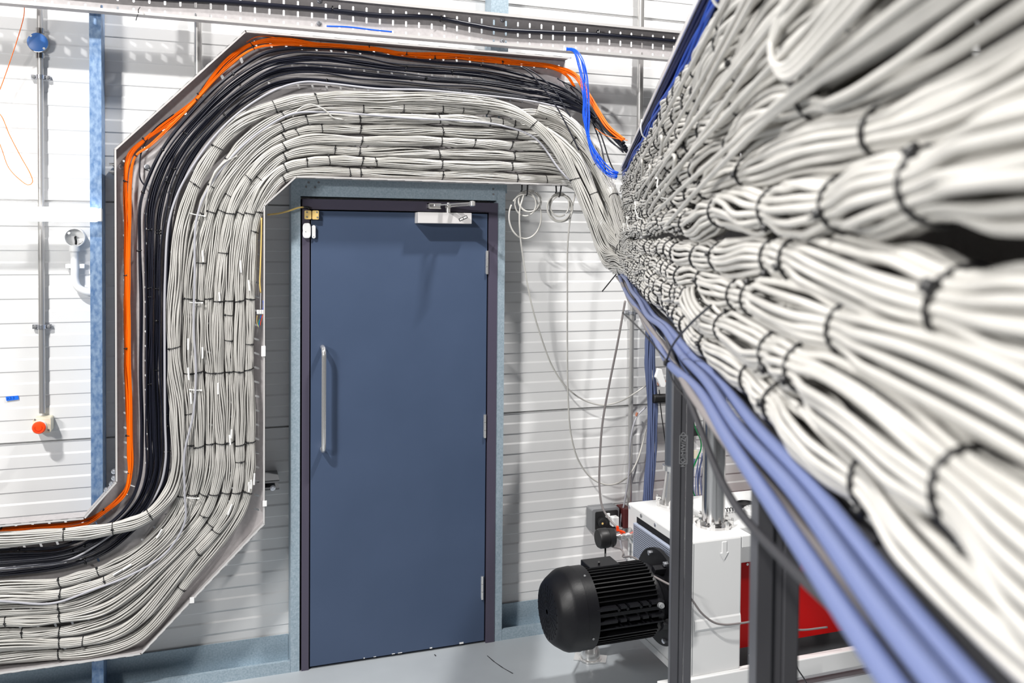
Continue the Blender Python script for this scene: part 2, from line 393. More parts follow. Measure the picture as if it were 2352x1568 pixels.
# door
XL, XR = xat(693, 1000, 0), xat(1139, 900, 0)
LX0, LX1 = xat(713, 1000, 0), xat(1116, 900, 0)
ZT, ZB = P(900, 461, 0).z, 0.004; LZ = P(900, 487, 0).z
dr = thing('door_1', 'navy blue metal door in a dark purple grey frame', 'door', ((LX0+LX1)/2, 0, 0), kind='structure')
mb = MB(); g = .006
mb.box((XL, -.008, 0), (LX0-g, .09, ZT)); mb.box((LX1+g, -.008, 0), (XR, .09, ZT)); mb.box((LX0-g, -.008, LZ+g), (LX1+g, .09, ZT))
mb.build('door_frame', M['frame'], dr)
mb = MB(); mb.box((LX0, -.004, .012), (LX1, .042, LZ)); leaf = mb.build('door_leaf', M['door'], dr, bevel=.0015)
mb = MB(); mb.box((LX0-g, .045, 0), (LX1+g, .088, LZ+g)); mb.build('door_stop', M['gap'], dr)
for py in (603, 979, 1350):
    c = P(1119 if py < 700 else (1114 if py < 1100 else 1108), py, -.012); hg = MB()
    for k in range(3): hg.cyl(c+Vector((0, 0, -.055+k*.038)), c+Vector((0, 0, -.055+k*.038+.036)), .0060, 16)
    hg.box(c+Vector((-.006, .003, -.052)), c+Vector((.006, .008, .055)))
    hg.build('hinge', M['chrome'], dr, smooth='auto')
# chips of bare paint along the foot of the leaf
mb = MB()
for px, w_, h_ in ((1062-75, .012, .005), (1055, .02, .008), (900, .014, .003), (858, .012, .002), (914, .02, .003), (835, .006, .004)):
    a = xat(px, 1500, -.0046); mb.box((a, -.0052, .013), (a+w_, -.0042, .013+h_))
mb.build('paint_chip', M['white'], dr)
# pull handle
hx = xat(744, 900, -.07); zt, zb = P(744, 803, -.07).z, P(744, 1036, -.07).z
pts = [(hx, -.004, zt+.004), (hx, -.03, zt+.004), (hx, -.055, zt), (hx, -.068, zt-.018), (hx, -.07, zt-.04), (hx, -.07, (zt+zb)/2), (hx, -.07, zb+.04), (hx, -.068, zb+.018), (hx, -.055, zb), (hx, -.03, zb-.004), (hx, -.004, zb-.004)]
c, s = spline(pts, .008); hd_ = sweep_obj('handle', c, .0105, 16, M['chrome'], dr)
# door closer: body, spindle, two arms, bracket on the frame
cl = thing('door_closer', 'silver door closer box with folded arm on the navy door top', 'door closer', P(1017, 515, -.03))
a = P(966, 488, -.075); b = P(1083, 514, -.075)
MB().box((a.x-.012, -.078, b.z), (b.x, -.006, a.z+.002)).build('body', M['closer'], cl, bevel=.002)
zc = (a.z+b.z)/2
lx = P(1064, 501, -.08); ang = math.radians(24)
ax = Vector((math.cos(ang), 0, math.sin(ang))); az = Vector((-math.sin(ang), 0, math.cos(ang)))
bd = MB().obox((lx.x, -.0785, lx.z), .021, .001, .0062, ax, Vector((0, 1, 0)), az).build('badge', M['tie'], cl)
for s_ in (-1, 1):
    MB().obox((lx.x+ax.x*.0098*s_, -.080, lx.z+ax.z*.0098*s_), .0082, .0007, .0038, ax, Vector((0, 1, 0)), az).build('badge_field', M['white'], bd)
sp = P(1030, 487, -.045); zt_ = sp.z
MB().lathe([(0, .011), (.02, .011), (.022, .015), (.036, .015), (.038, .008), (.046, .008)], (sp.x, -.042, zt_-.002), (0, 0, 1), 18).build('spindle', M['chrome'], cl, smooth='auto')
e0 = Vector((sp.x, -.042, zt_+.024)); e1 = Vector((sp.x+.06, -.235, zt_+.030)); e2 = P(996, 474, -.02)
def arm(a, b, w_, t_):
    d = (b-a).normalized(); sdv = d.cross(Vector((0, 0, 1))).normalized(); up = sdv.cross(d)
    mb = MB().obox((a+b)/2, (b-a).length/2, w_, t_, d, sdv, up); mb.cyl(a-up*t_*1.2, a+up*t_*1.2, w_*1.3, 14); mb.cyl(b-up*t_*1.2, b+up*t_*1.2, w_*1.3, 14); return mb
arm(e0, e1, .010, .003).build('arm', M['chrome'], cl, smooth='auto')
arm(e1+Vector((0, 0, .008)), e2+Vector((0.0, -.03, .004)), .009, .003).build('arm', M['chrome'], cl, smooth='auto')
MB().lathe([(0, .006), (.004, .013), (.022, .013), (.026, .006)], e1-Vector((0, 0, .009)), (0, 0, 1), 16).build('arm_joint', M['chrome'], cl, smooth='auto')
mb = MB(); bx = e2.x
mb.box((bx-.03, -.012, e2.z-.012), (bx+.035, -.008, e2.z+.014)); mb.box((bx-.03, -.045, e2.z+.010), (bx+.03, -.012, e2.z+.014)); mb.box((bx-.03, -.045, e2.z-.012), (bx+.03, -.012, e2.z-.009)); mb.box((bx-.03, -.045, e2.z-.012), (bx-.026, -.012, e2.z+.014))
mb.build('bracket', M['chrome'], cl)
# contact sensors
def rbox(px0, py0, px1, py1, y, th, m, name, parent=None, rad=.006):
    a = P(px0, py0, y); b = P(px1, py1, y); cx, cz = (a.x+b.x)/2, (a.z+b.z)/2; hx_, hz_ = abs(b.x-a.x)/2, abs(a.z-b.z)/2
    pts = []
    rad = min(rad, hx_*.99, hz_*.99)
    for qx, qz, a0 in ((1, 1, 0), (-1, 1, 90), (-1, -1, 180), (1, -1, 270)):
        for k in range(6):
            t = math.radians(a0+k*18); pts.append(Vector((cx+qx*(hx_-rad)+rad*math.cos(t), y, cz+qz*(hz_-rad)+rad*math.sin(t))))
    return MB().prism(pts, (0, th, 0)).build(name, m, parent, bevel=.0012), cx, cz, hx_, hz_
def contact(px0, py0, px1, py1, holes, lab, name='contact_sensor'):
    p = P((px0+px1)/2, py1, -.03); o = thing(name, lab, 'sensor', p, 'yellow contact sensor pair on the door edge')
    rbox(px0, py0, px1, py1, -.030, .021, M['yellow'], 'housing', o, .005)
    for hx_, hy_ in holes:
        q = P(hx_, hy_, -.0305); MB().cyl(q, q+Vector((0, -.0012, 0)), .0038, 12).build('screw', M['grey'], o)
    return o
contact(700, 483, 715.5, 503.5, [(705, 487), (705, 498)], 'yellow contact sensor on the door frame, cable entering from above')
contact(717.5, 483, 732.5, 504, [(728, 487), (729, 499)], 'yellow contact sensor on the door leaf, without a cable')
ds_ = thing('door_sensor', 'larger white alarm sensor on the door frame, below the yellow one', 'sensor', P(705, 547, -.02))
a = P(705, 512, -.026); b = P(705, 547, -.026); cx, cz = a.x, (a.z+b.z)/2; hz_ = (a.z-b.z)/2; w_ = (P(715, 530, -.026).x-P(696, 530, -.026).x)/2
pts = []
for k in range(40):
    t = 2*math.pi*k/40; x = math.copysign(abs(math.cos(t))**.55, math.cos(t)); z = math.copysign(abs(math.sin(t))**.6, math.sin(t))
    xx = w_*x*(1-.10*math.exp(-(z/.25)**2) if x < 0 else 1); pts.append(Vector((cx+xx, -.026, cz+hz_*z)))
MB().prism(pts, (0, .018, 0)).build('housing', M['white'], ds_, bevel=.004)
q = P(702, 532, -.0265); MB().cyl(q, q+Vector((0, -.0008, 0)), .0018, 10).build('indicator_lamp', M['grey'], ds_)
o2 = thing('sensor_magnet', 'narrow white magnet beside the white alarm sensor, on the door leaf', 'sensor', P(721, 547, -.02))
rbox(716.8, 517, 725, 547.5, -.020, .016, M['white'], 'housing', o2, .0075)
q = P(720.5, 543.5, -.0205); MB().cyl(q, q+Vector((0, -.0008, 0)), .0022, 10).build('screw', M['grey'], o2)
wire('sensor_cable', 'short yellow cable from the cable tray to the yellow door sensor', [P(614, 493, -.03), P(640, 490, -.03), P(664, 484, -.035), P(685, 477, -.03), P(697, 475.5, -.025)], .0038, M['yellowc'])
wire('sensor_cable_sleeve', 'black sleeve joining the yellow cable to the yellow sensor', [P(695, 475.5, -.022), P(703, 475.5, -.020), P(709, 476, -.018), P(709, 482, -.02)], .0055, M['tie'])

# ------------------------------------------------------------------ left wall fittings
def saddle(px, py, y, parent):
    c = P(px, py, y); mb = MB()
    mb.obox(c+Vector((0, .012, 0)), .034, .004, .009); mb.cyl(c+Vector((0, 0, -.008)), c+Vector((0, 0, .008)), .016, 16)
    cb = mb.build('saddle_clip', M['stain'], parent, smooth='auto')
    for s_ in (-1, 1):
        q = c+Vector((.026*s_, .009, 0)); MB().lathe([(0, .0075), (.003, .0075), (.005, .004)], q, (0, -1, 0), 12).build('screw', M['zinc'], cb, smooth='auto')
    return cb
CY = WY-.020
def conduit(px_top, py_top, px_bot, py_bot, lab, clips, r=.0125, m='pipe', z_top=None):
    a = P(px_bot, py_bot, CY); b = P(px_top, py_top, CY); b.x = a.x
    if z_top: b.z = z_top
    o = thing('conduit', lab, 'conduit', a); MB().cyl(a, b, r, 18).build('pipe', M[m], o, smooth='auto')
    for py in clips:
        q = Vector((a.x, CY, P(px_bot, py, CY).z)); mb = MB()
        mb.obox(q+Vector((0, .011, 0)), .036, .006, .009); mb.cyl(q+Vector((0, 0, -.008)), q+Vector((0, 0, .008)), r+.004, 16)
        cb = mb.build('saddle_clip', M['zinc'], o, smooth='auto')
        for s_ in (-1, 1):
            w2 = q+Vector((.026*s_, .004, 0)); MB().lathe([(0, .0075), (.003, .0075), (.005, .004)], w2, (0, -1, 0), 12).build('screw', M['grey'], cb, smooth='auto')
    return o
co = conduit(94, -60, 97, 948, 'thin steel conduit down to the emergency stop box, left of blue stud', [177, 750])
q = P(88, 99, CY-.004)
jb = thing('junction_box', 'round junction box with shiny blue lid on the left conduit', 'junction box', q)
MB().lathe([(0, .040), (.034, .040), (.036, .038)], (q.x, CY+.018, q.z), (0, -1, 0), 32).build('housing', M['stain'], jb, smooth='auto')
lid = MB().lathe([(0, .0385), (.004, .0385), (.005, .036)], (q.x, CY-.0185, q.z), (0, -1, 0), 32).build('lid', M['bluecap'], jb, smooth='auto')
for dx, dz in ((-.024, .024), (.024, -.024)):
    MB().cyl((q.x+dx, CY-.023, q.z+dz), (q.x+dx, CY-.0255, q.z+dz), .005, 10).build('screw', M['white'], lid)
for d0, d1 in ((.040, .062), (-.062, -.040)):
    MB().cyl((co.location.x, CY, q.z+d0), (co.location.x, CY, q.z+d1), .0165, 16).build('coupling', M['stain'], jb, smooth='auto')
es = thing('emergency_stop_box', 'cream box with round red orange emergency stop button, under left conduit', 'emergency stop', P(97, 993, .08))
rbox(75, 962, 117, 993, .052, .066, M['cream'], 'housing', es, .008)
a = P(91, 981, .03); bb = P(93, 978, .05)
MB().lathe([(0, .024), (.012, .022)], (bb.x, .053, bb.z), (0, -1, 0), 28).build('collar', M['white'], es, smooth='auto')
btn = MB().lathe([(0, .012), (.012, .012), (.016, .024), (.024, .026), (.030, .022), (.032, .010)], (bb.x, .041, bb.z), (0, -1, 0), 32).build('button', M['red'], es, smooth='auto')
arc = [(bb.x+.013*math.cos(math.radians(t)), .0095, bb.z+.013*math.sin(math.radians(t))) for t in range(150, 400, 12)]
mb = MB(); mb.tube(arc, .0009, 5); mb.build('turn_arrow', M['redp'], btn)
for px, py in ((80, 963.5), (111.5, 987)):
    q = P(px, py, .051); MB().cyl(q, q+Vector((0, -.001, 0)), .004, 12).build('screw', M['grey'], es)
# blue tape with handwriting
a, b, c_, d_ = P(13, 911, WY-.001), P(42, 908, WY-.001), P(43.5, 917, WY-.001), P(15, 920.5, WY-.001)
tp = thing('masking_tape', 'small strip of blue masking tape with handwriting on the left wall', 'tape', P(28, 920, WY-.002))
MB().prism([d_, c_, b, a], (0, -.0008, 0)).build('strip', M['tape'], tp)
def text_mesh(o):
    bpy.context.view_layer.update()
    me = bpy.data.meshes.new_from_object(o.evaluated_get(bpy.context.evaluated_depsgraph_get()))
    n = bpy.data.objects.new(o.name, me); link(n, o.parent); n.matrix_local = o.matrix_local.copy(); bpy.data.objects.remove(o); n.name = n.name.split('.')[0]; return n
def txt(s, loc, size, rot, m, name, parent, ext=.0004):
    cu = bpy.data.curves.new(name, 'FONT'); cu.body = s; cu.size = size; cu.extrude = ext; cu.align_x = 'CENTER'; cu.align_y = 'CENTER'
    o = bpy.data.objects.new(name, cu); link(o, parent); cu.materials.append(m)
    root = parent
    while root.parent is not None: root = root.parent
    o.location = Vector(loc)-ORG[root]; o.rotation_euler = rot; return text_mesh(o)
q = P(24.5, 914.5, WY-.0022); txt('A3.3', q, .016, (math.pi/2, math.radians(-7), 0), M['ink'], 'handwriting', tp)
# white round box with bent conduit
wb = thing('conduit_box', 'open round white plastic box with curved pipe beside blue stud', 'junction box', P(171, 547, .08))
q = P(171, 545, .075); rr = .040
MB().lathe([(0, rr), (.045, rr), (.045, rr-.004), (.008, rr-.004)], (q.x, WY-.002, q.z), (0, -1, 0), 32).build('housing', M['white'], wb, smooth='auto')
for dx, dz in ((-.022, .018), (.022, -.018)):
    MB().cyl((q.x+dx, WY-.012, q.z+dz), (q.x+dx, WY-.042, q.z+dz), .006, 12).build('screw_post', M['white'], wb)
c, s = spline([(q.x, WY-.012, q.z+.002), (q.x+.001, WY-.03, q.z-.002), (q.x+.004, WY-.032, q.z-.016), (q.x+.003, WY-.03, q.z-.03)], .004); sweep_obj('wire_stub', c, .0045, 8, M['blackp'], wb)
pc = [P(171, 567, .09), P(171, 590, .09), P(172, 620, .09), P(172, 640, .09), P(178, 658, .09), P(192, 668, .09), P(208, 671, .09), P(222, 671, .09)]
c, s = spline(pc, .008); sweep_obj('pipe', c, .0155, 14, M['white'], wb)
MB().cyl(P(171, 563, .09), P(171, 577, .09), .021, 18).build('socket_collar', M['white'], wb, smooth='auto')
MB().obox(P(173, 611, .100), .037, .008, .010).build('saddle_clip', M['white'], wb, bevel=.004)
# loose orange fibre on the left
wire('loose_fibre', 'thin loose orange fibre hanging down the left wall from the tray', [P(56, 12, -.05), P(55, 35, -.04), P(40, 90, 0.02), P(20, 150, .05), P(0, 205, .06), P(-20, 250, .06), P(0, 262, .06), P(22, 310, .05), P(48, 360, .04), P(70, 400, .03), P(75, 418, .03), P(66, 425, .03), P(45, 412, .03), P(20, 385, .03), P(5, 345, .03), P(-12, 300, .03)], .0016, M['orange'], sides=6)
# wall lamp in front of the stud
lp = thing('linear_lamp', 'bright white glowing tube lamp across the left wall and stud', 'lamp', P(100, 512, -.04))
a = P(-260, 493, -.05); b = P(226, 494, -.05); zz = b.z
MB().box((a.x, -.064, zz-.028), (b.x, -.036, zz+.030)).build('diffuser', M['glass_em'], lp, bevel=.010)
MB().box((b.x, -.062, zz-.026), (b.x+.014, -.034, zz+.028)).build('end_cap', M['white'], lp, bevel=.004)
MB().box((a.x, -.036, zz-.024), (b.x, -.006, zz+.020)).build('housing', M['white'], lp)

# ------------------------------------------------------------------ cable trays
def slotted(quad, nlen, rows, hw, hh, th=.0015):
    """sheet over quad (a,b,c,d: a-b along the run, a-d across); rows = fractions across; a slot per cell"""
    a, b, c, d = [Vector(q) for q in quad]; mb = MB()
    def B(u, v): return a*(1-u)*(1-v)+b*u*(1-v)+c*u*v+d*(1-u)*v
    Lu = ((b-a).length+(c-d).length)/2; Lv = ((d-a).length+(c-b).length)/2
    hv = [hh/Lv]*len(rows); edges = [0.0]
    for r in rows:
        edges += [max(edges[-1]+1e-4, r-hv[0]*.85), r+hv[0]*.85]
    edges.append(1.0)
    n = nlen; hu = hw/Lu
    for k in range(len(edges)-1):
        v0, v1 = edges[k], edges[k+1]
        if v1-v0 < 2e-4: continue
        if k % 2 == 0:
            for i in range(n):
                mb.quad(B(i/n, v0), B((i+1)/n, v0), B((i+1)/n, v1), B(i/n, v1))
        else:
            vc = (v0+v1)/2; h2 = hv[0]/2*1.0
            for i in range(n):
                uc = (i+.5)/n; m_ = 16; inn = []; out = []
                for j in range(m_):
                    t = 2*math.pi*(j+.5)/m_; cx, cy = math.cos(t), math.sin(t)
                    if Lv*h2 > Lu*hu/2:   # long across
                        rr = hu/2; yy = math.copysign(h2-rr*Lu/Lv, cy)+cy*rr*Lu/Lv; inn.append((uc+cx*rr, vc+yy))
                    else:
                        rr = h2; xx = math.copysign(hu/2-rr*Lv/Lu, cx)+cx*rr*Lv/Lu; inn.append((uc+xx, vc+cy*rr))
                    k_ = max(abs(cx), abs(cy)); out.append((uc+cx/k_*.5/n, vc+cy/k_*(v1-v0)/2))
                    corner = None
                vs = [B(*p) for p in inn]+[B(*p) for p in out]
                mb.add(vs, [(j, (j+1) % m_, (j+1) % m_+m_, j+m_) for j in range(m_)])
                # corner fills
                for (cx, cy) in ((1, 1), (-1, 1), (-1, -1), (1, -1)):
                    j = {(1, 1): 1, (-1, 1): 5, (-1, -1): 9, (1, -1): 13}[(cx, cy)]
                    mb.add([B(*out[j]), B(uc+cx*.5/n, vc+cy*(v1-v0)/2), B(*out[(j+1) % m_])], [(0, 1, 2)])
    return mb
OUT = [(1312, 133), (563, 67), (263, 342), (263, 1106), (192, 1190), (-420, 1232)]
INN = [(1303, 427), (682, 407), (610, 473), (609, 1203), (325, 1506), (-300, 1580)]
YF, YB = -.150, -.075
Of = [P(x, y, YF) for x, y in OUT]; If = [P(x, y, YF) for x, y in INN]
# true up: horizontal legs level, vertical leg plumb
for A in (Of, If):
    z = (A[0].z+A[1].z)/2; A[0].z = A[1].z = z
    x = (A[2].x+A[3].x)/2; A[2].x = A[3].x = x
    z = (A[4].z*.8+A[5].z*.2); A[4].z = z; A[5].z = z
Ob = [Vector((p.x, YB, p.z)) for p in Of]; Ib = [Vector((p.x, YB, p.z)) for p in If]
tr = thing('cable_tray', 'wide perforated steel cable tray bending down around the door', 'cable tray', (Of[2].x, YB, If[5].z))
for k in range(5):
    L = (Ob[k+1]-Ob[k]).length; n = max(3, round((L+(Ib[k+1]-Ib[k]).length)/2/.060))
    rows = [.06, .20, .34, .48, .62, .76, .945]
    if k in (1, 3): n = 6; rows = [.12, .45, .85]
    slotted((Ob[k], Ob[k+1], Ib[k+1], Ib[k]), n, rows, .009, .024).build('tray_plate', M['steel'], tr)
def flange(A, inward, parent, lip=.010):
    for k in range(len(A)-1):
        a, b = A[k], A[k+1]; t = (b-a).normalized(); nrm = t.cross(Vector((0, 1, 0))).normalized()
        if nrm.dot(inward(a, b)) < 0: nrm = -nrm
        mb = MB(); Y = Vector((0, YB-YF, 0))
        mb.prism([a, b, b+nrm*.0015, a+nrm*.0015], Y); fo = mb.build('side_flange', M['steel'], parent)
        MB().prism([a, b, b+nrm*lip, a+nrm*lip], (0, .0022, 0)).build('rolled_edge', M['edge'], fo)
mid = [(o+i)/2 for o, i in zip(Of, If)]
flange(Of, lambda a, b: (mid[min(range(6), key=lambda k: (mid[k]-a).length)]-a), tr, .0085)
flange(If, lambda a, b: (mid[min(range(6), key=lambda k: (mid[k]-a).length)]-a), tr, .0085)
# tray bolts
for px, py in ((731, 100), (725, 399), (279, 383), (337, 383), (262, 1082), (262, 1097), (257, 1110), (245, 1124)):
    q = P(px, py, YB-.002 if px > 270 else YF+.02)
    MB().lathe([(0, .011), (.003, .011), (.004, .006), (.009, .006)], q, (0, -1, 0), 14).build('bolt', M['zinc'], tr, smooth='auto')
# brackets carrying the tray
def rail(px0, px1, py, lab):
    a = P(px0, py, -.03); b = P(px1, py, -.03); mb = MB(); z = a.z
    mb.box((a.x, -.045, z-.02), (b.x, WY-.002, z-.017)); mb.box((a.x, -.045, z+.017), (b.x, WY-.002, z+.02)); mb.box((a.x, WY-.006, z-.02), (b.x, WY-.002, z+.02))
    mb.box((a.x, -.045, z-.02), (b.x, -.042, z-.010)); mb.box((a.x, -.045, z+.010), (b.x, -.042, z+.02))
    o = thing('mounting_rail', lab, 'bracket', (a.x, 0, z-.02), 'channel rails behind the trays'); mb.build('channel', M['grey'], o)
    q = Vector((b.x-.028, -.046, z-.012)); MB().lathe([(0, .012), (.004, .012), (.005, .007), (.012, .007)], q, (0, -1, 0), 14).build('bolt', M['zinc'], o, smooth='auto')
rail(560, 641, 1117, 'short dark channel rail behind the tray, right of its lower bend')
rail(252, 330, 386, 'short dark channel rail poking out left of the tray, upper bend')
# upper straight tray
zt0 = P(1000, 89, -.12).z; zt1 = P(1000, 11, -.12).z
zt1 = P(1270, 40, -.12).z
ux0, ux1 = -2.4, 4.6
ut = thing('cable_tray', 'narrow perforated steel tray running straight along the wall top', 'cable tray', (0.5, -.06, zt0))
a, b = Vector((ux0, -.055, zt1)), Vector((ux1, -.055, zt1)); c_, d_ = Vector((ux1, -.055, zt0)), Vector((ux0, -.055, zt0))
slotted((a, b, c_, d_), round((ux1-ux0)/.06), [.22, .52, .84], .009, .026).build('tray_plate', M['steel'], ut)
for z, s_ in ((zt1, -1), (zt0, 1)):
    f = MB().box((ux0, -.105, z-.0008), (ux1, -.055, z+.0008)).build('side_flange', M['steel'], ut)
    MB().box((ux0, -.106, z-.0008), (ux1, -.1035, z+s_*.012)).build('rolled_edge', M['edge'], f)
for px, py in ((733, 3), (733, 54), (1153, 46), (1153, 95)):
    q = P(px, py, -.057); MB().lathe([(0, .011), (.003, .011), (.004, .006), (.009, .006)], q, (0, -1, 0), 14).build('bolt', M['zinc'], ut, smooth='auto')
wire('power_cable', 'single thick black cable lying in the straight upper tray', [P(-760, -100, -.075), P(-60, -40, -.075), P(300, -8, -.075), P(500, 3, -.075), P(640, 14, -.075), P(760, 24, -.075), P(870, 35, -.075), P(1000, 41, -.075), P(1080, 56, -.075), P(1150, 68, -.075), P(1250, 74, -.075), P(1380, 80, -.075), P(1500, 90, -.075), P(1640, 104, -.075), P(1900, 130, -.075)], .0105, M['black'], sides=12)
for i, (px, py) in enumerate([(763, 22), (1012, 44), (1372, 76)]):
    q = P(px, py, -.075); ring = [(q.x, q.y-.0125*math.cos(t), q.z+.0125*math.sin(t)) for t in np.linspace(0, 2*math.pi, 14, endpoint=False)]
    mb = MB().tube(ring, .0022, 5, closed=True); mb.obox((q.x, q.y-.011, q.z+.010), .003, .003, .0035); mb.build('cable_tie', M['tie'])
    tag(bpy.data.objects[-1] if False else COL.objects[-1], ['black tie on the thick black cable, leftmost of three', 'black tie on the thick black cable, middle of three', 'black tie on the thick black cable, rightmost of three'][i], 'cable tie', 'ties on the thick black cable')
# steel pipes behind the trays
for px, pyt, pyb, lab in ((455, -40, 170, 'steel pipe behind the tray, left of its upper bend'), (1469, -60, 300, 'steel pipe on the wall behind the near cable run')):
    a = P(px, pyb, .07); b = P(px, pyt, .07); MB().cyl(Vector((a.x, .07, a.z-(.5 if px < 600 else .12))), Vector((a.x, .07, b.z+.4)), .0165, 18).build('steel_pipe', M['pipe'], None, smooth='auto'); tag(COL.objects[-1], lab, 'pipe')
conduit(1452, 600, 1445, 1240, 'steel conduit on the wall between hanging cables and blue cables', [718], z_top=2.15)

# ------------------------------------------------------------------ cables in the wall tray
REFN = (0, -1, 0)
def path(px_pts, ys):
    n = len(px_pts)
    if not hasattr(ys, '__len__'): ys = [ys]*n
    return [P(x, y, yy) for (x, y), yy in zip(px_pts, ys)]
def lerp_path(A, B, t): return [(a[0]*(1-t)+b[0]*t, a[1]*(1-t)+b[1]*t) for a, b in zip(A, B)]
def s_at(ctrl, px_pts_index):
    c, s = spline(ctrl, .02); out = []
    for i in px_pts_index:
        p = np.array(tuple(ctrl[i])); out.append(float(s[np.argmin(np.linalg.norm(c-p, axis=1))]))
    return out
def s_near(ctrl, p):
    c, s = spline(ctrl, .01); return float(s[np.argmin(np.linalg.norm(c-np.array(tuple(p)), axis=1))])
#        far end          ...top run...                                   bend                                   vertical                           lower bend                  bottom run
GB = [(1418, 440), (1392, 405), (1340, 320), (1270, 268), (1178, 258), (1008, 250), (825, 248), (690, 252), (615, 284), (545, 345), (480, 440), (448, 545), (434, 660), (432, 800), (436, 960), (432, 1085), (392, 1190), (295, 1283), (150, 1335), (-60, 1352), (-410, 1372)]
GH = [(1424, 640), (1404, 600), (1374, 510), (1322, 425), (1178, 409), (1008, 403), (825, 396), (712, 394), (655, 408), (615, 450), (590, 510), (577, 590), (573, 690), (572, 820), (575, 960), (574, 1080), (556, 1165), (450, 1306), (312, 1466), (-40, 1512), (-410, 1548)]
names = ['thickest outer', '', '', '', '', '', '']
glab = ['grey cable bundle in the wall tray, second from the outside of its bends', 'grey cable bundle in the wall tray, third from the outside of its bends',
        'grey cable bundle in the wall tray, fourth from the outside of its bends', 'middle grey cable bundle of the wall tray, fifth from the outside',
        'grey cable bundle in the wall tray, third from the door side', 'grey cable bundle in the wall tray, second from the door side',
        'innermost grey cable bundle in the wall tray, nearest the door']
GG = 'grey cable bundles in the wall tray'
rows_top = [(1178, 330), (1008, 330), (825, 320), (648, 330)]; rows_v = [493, 692, 857, 1022, 1137]
wts = [(.00), (.165), (.335), (.50), (.67), (.835), (1.0)]
for k in range(7):
    t = wts[k]; pp = lerp_path(GB, GH, t)
    ys = [-.30+.10*t, -.27+.08*t, -.20+.03*t, -.135]+[-.112-.010*(k % 2)]*(len(pp)-4)
    ct = path(pp, ys); ct[0] = T2(.150, .03-.16*t, 3.72); ct = [T2(.175, .03-.16*t, 3.45)]+ct; rng = random.Random(50+k)
    big = []
    for i, (x, _) in enumerate([(1178, 0), (1008, 0), (825, 0)]): big += s_at(ct, [5+i])
    cs, ss = spline(ct, .01)
    for x in (648,):
        cand = [j for j in range(len(cs)) if cs[j][2] > 2.0]; tx = P(x, 330, -.115).x; big.append(float(ss[min(cand, key=lambda j: abs(cs[j][0]-tx))]))
    for yv in rows_v:
        z = P(500, yv, -.115).z; cand = [j for j in range(len(cs)) if -0.2 < cs[j][0] < .3]; big.append(float(ss[min(cand, key=lambda j: abs(cs[j][2]-z))]))
    for x in (135, ):
        cand = [j for j in range(len(cs)) if cs[j][2] < .9]; tx = P(x, 1400, -.115).x; big.append(float(ss[min(cand, key=lambda j: abs(cs[j][0]-tx))]))
    for x, y in ((318, 1440),):
        pass
    thin = [rng.uniform(.1, ss[-1]) for _ in range(15)]; thin = [q for q in thin if all(abs(q-b_) > .05 for b_ in big)]
    thin = [q for i, q in enumerate(sorted(thin)) if i == 0 or q-sorted(thin)[i-1] > .06]
    bundle('cable_bundle', glab[k], GG, ct, .0218, .0031, 15, M['cable'], REFN, thin, 200+k, squash=.95, inner=4, waist=.84, belly=1.12, wob=.13, tie_r=.0018, big=big, loose=.25)
# the outermost grey bundle: it drops in front of the others at the right and crosses the black cables at the lower left
GA = [(1412, 612), (1392, 575), (1350, 480), (1318, 405), (1278, 335), (1225, 285), (1150, 246), (1008, 228), (825, 224), (720, 226), (625, 247), (555, 282), (497, 340), (447, 425), (417, 520), (404, 640), (400, 800), (408, 960), (410, 1060), (392, 1130), (340, 1186), (255, 1215), (140, 1228), (20, 1238), (-410, 1254)]
ys = [-.34, -.31, -.27, -.24, -.21, -.19, -.15]+[-.125]*12+[-.135, -.16, -.165, -.15, -.14, -.14]
ct = path(GA, ys); ct[0] = T2(.150, -.11, 3.72); ct = [T2(.175, -.11, 3.45)]+ct; cs, ss = spline(ct, .01)
big = []; thin = s_at(ct, [4, 6, 10, 11, 13, 14, 17, 21, 22, 23])
bundle('cable_bundle', 'outermost grey cable bundle, crossing over the black cables at lower left', GG, ct, .0270, .0032, 18, M['cable'], REFN, thin, 301, inner=6, waist=.88, belly=1.08, big=big[:0], loose=.2, tie_r=.0019)
# a second and third drop from the tray end to the near run
for k, (pp, ys, lab) in enumerate([
    ([(1250, 300), (1290, 330), (1330, 372), (1362, 440), (1392, 520), (1418, 560)], [-.16, -.20, -.24, -.28, -.32, -.34], 'grey cable bundle curving down from the wall tray end, middle of three'),
    ([(1235, 250), (1290, 268), (1330, 300), (1368, 365), (1400, 430), (1424, 475)], [-.14, -.18, -.23, -.27, -.31, -.34], 'grey cable bundle curving down from the wall tray end, nearest the blue cables'),
    ([(1290, 350), (1318, 400), (1345, 470), (1370, 545), (1396, 600), (1420, 655)], [-.14, -.18, -.21, -.25, -.29, -.33], 'grey cable bundle curving down from the wall tray end, lowest')]):
    ct = path(pp, ys); hz = [-.05, .04, -.14][k]; ct[-1] = T2(.150, hz, 3.75); ct.append(T2(.175, hz, 3.45)); L = spline(ct, .02)[1][-1]
    bundle('cable_bundle', lab, 'grey drops between the wall tray and the near run', ct, .024, .0033, 18, M['cable'], REFN, [L*.35, L*.7], 320+k, inner=5, loose=.3)
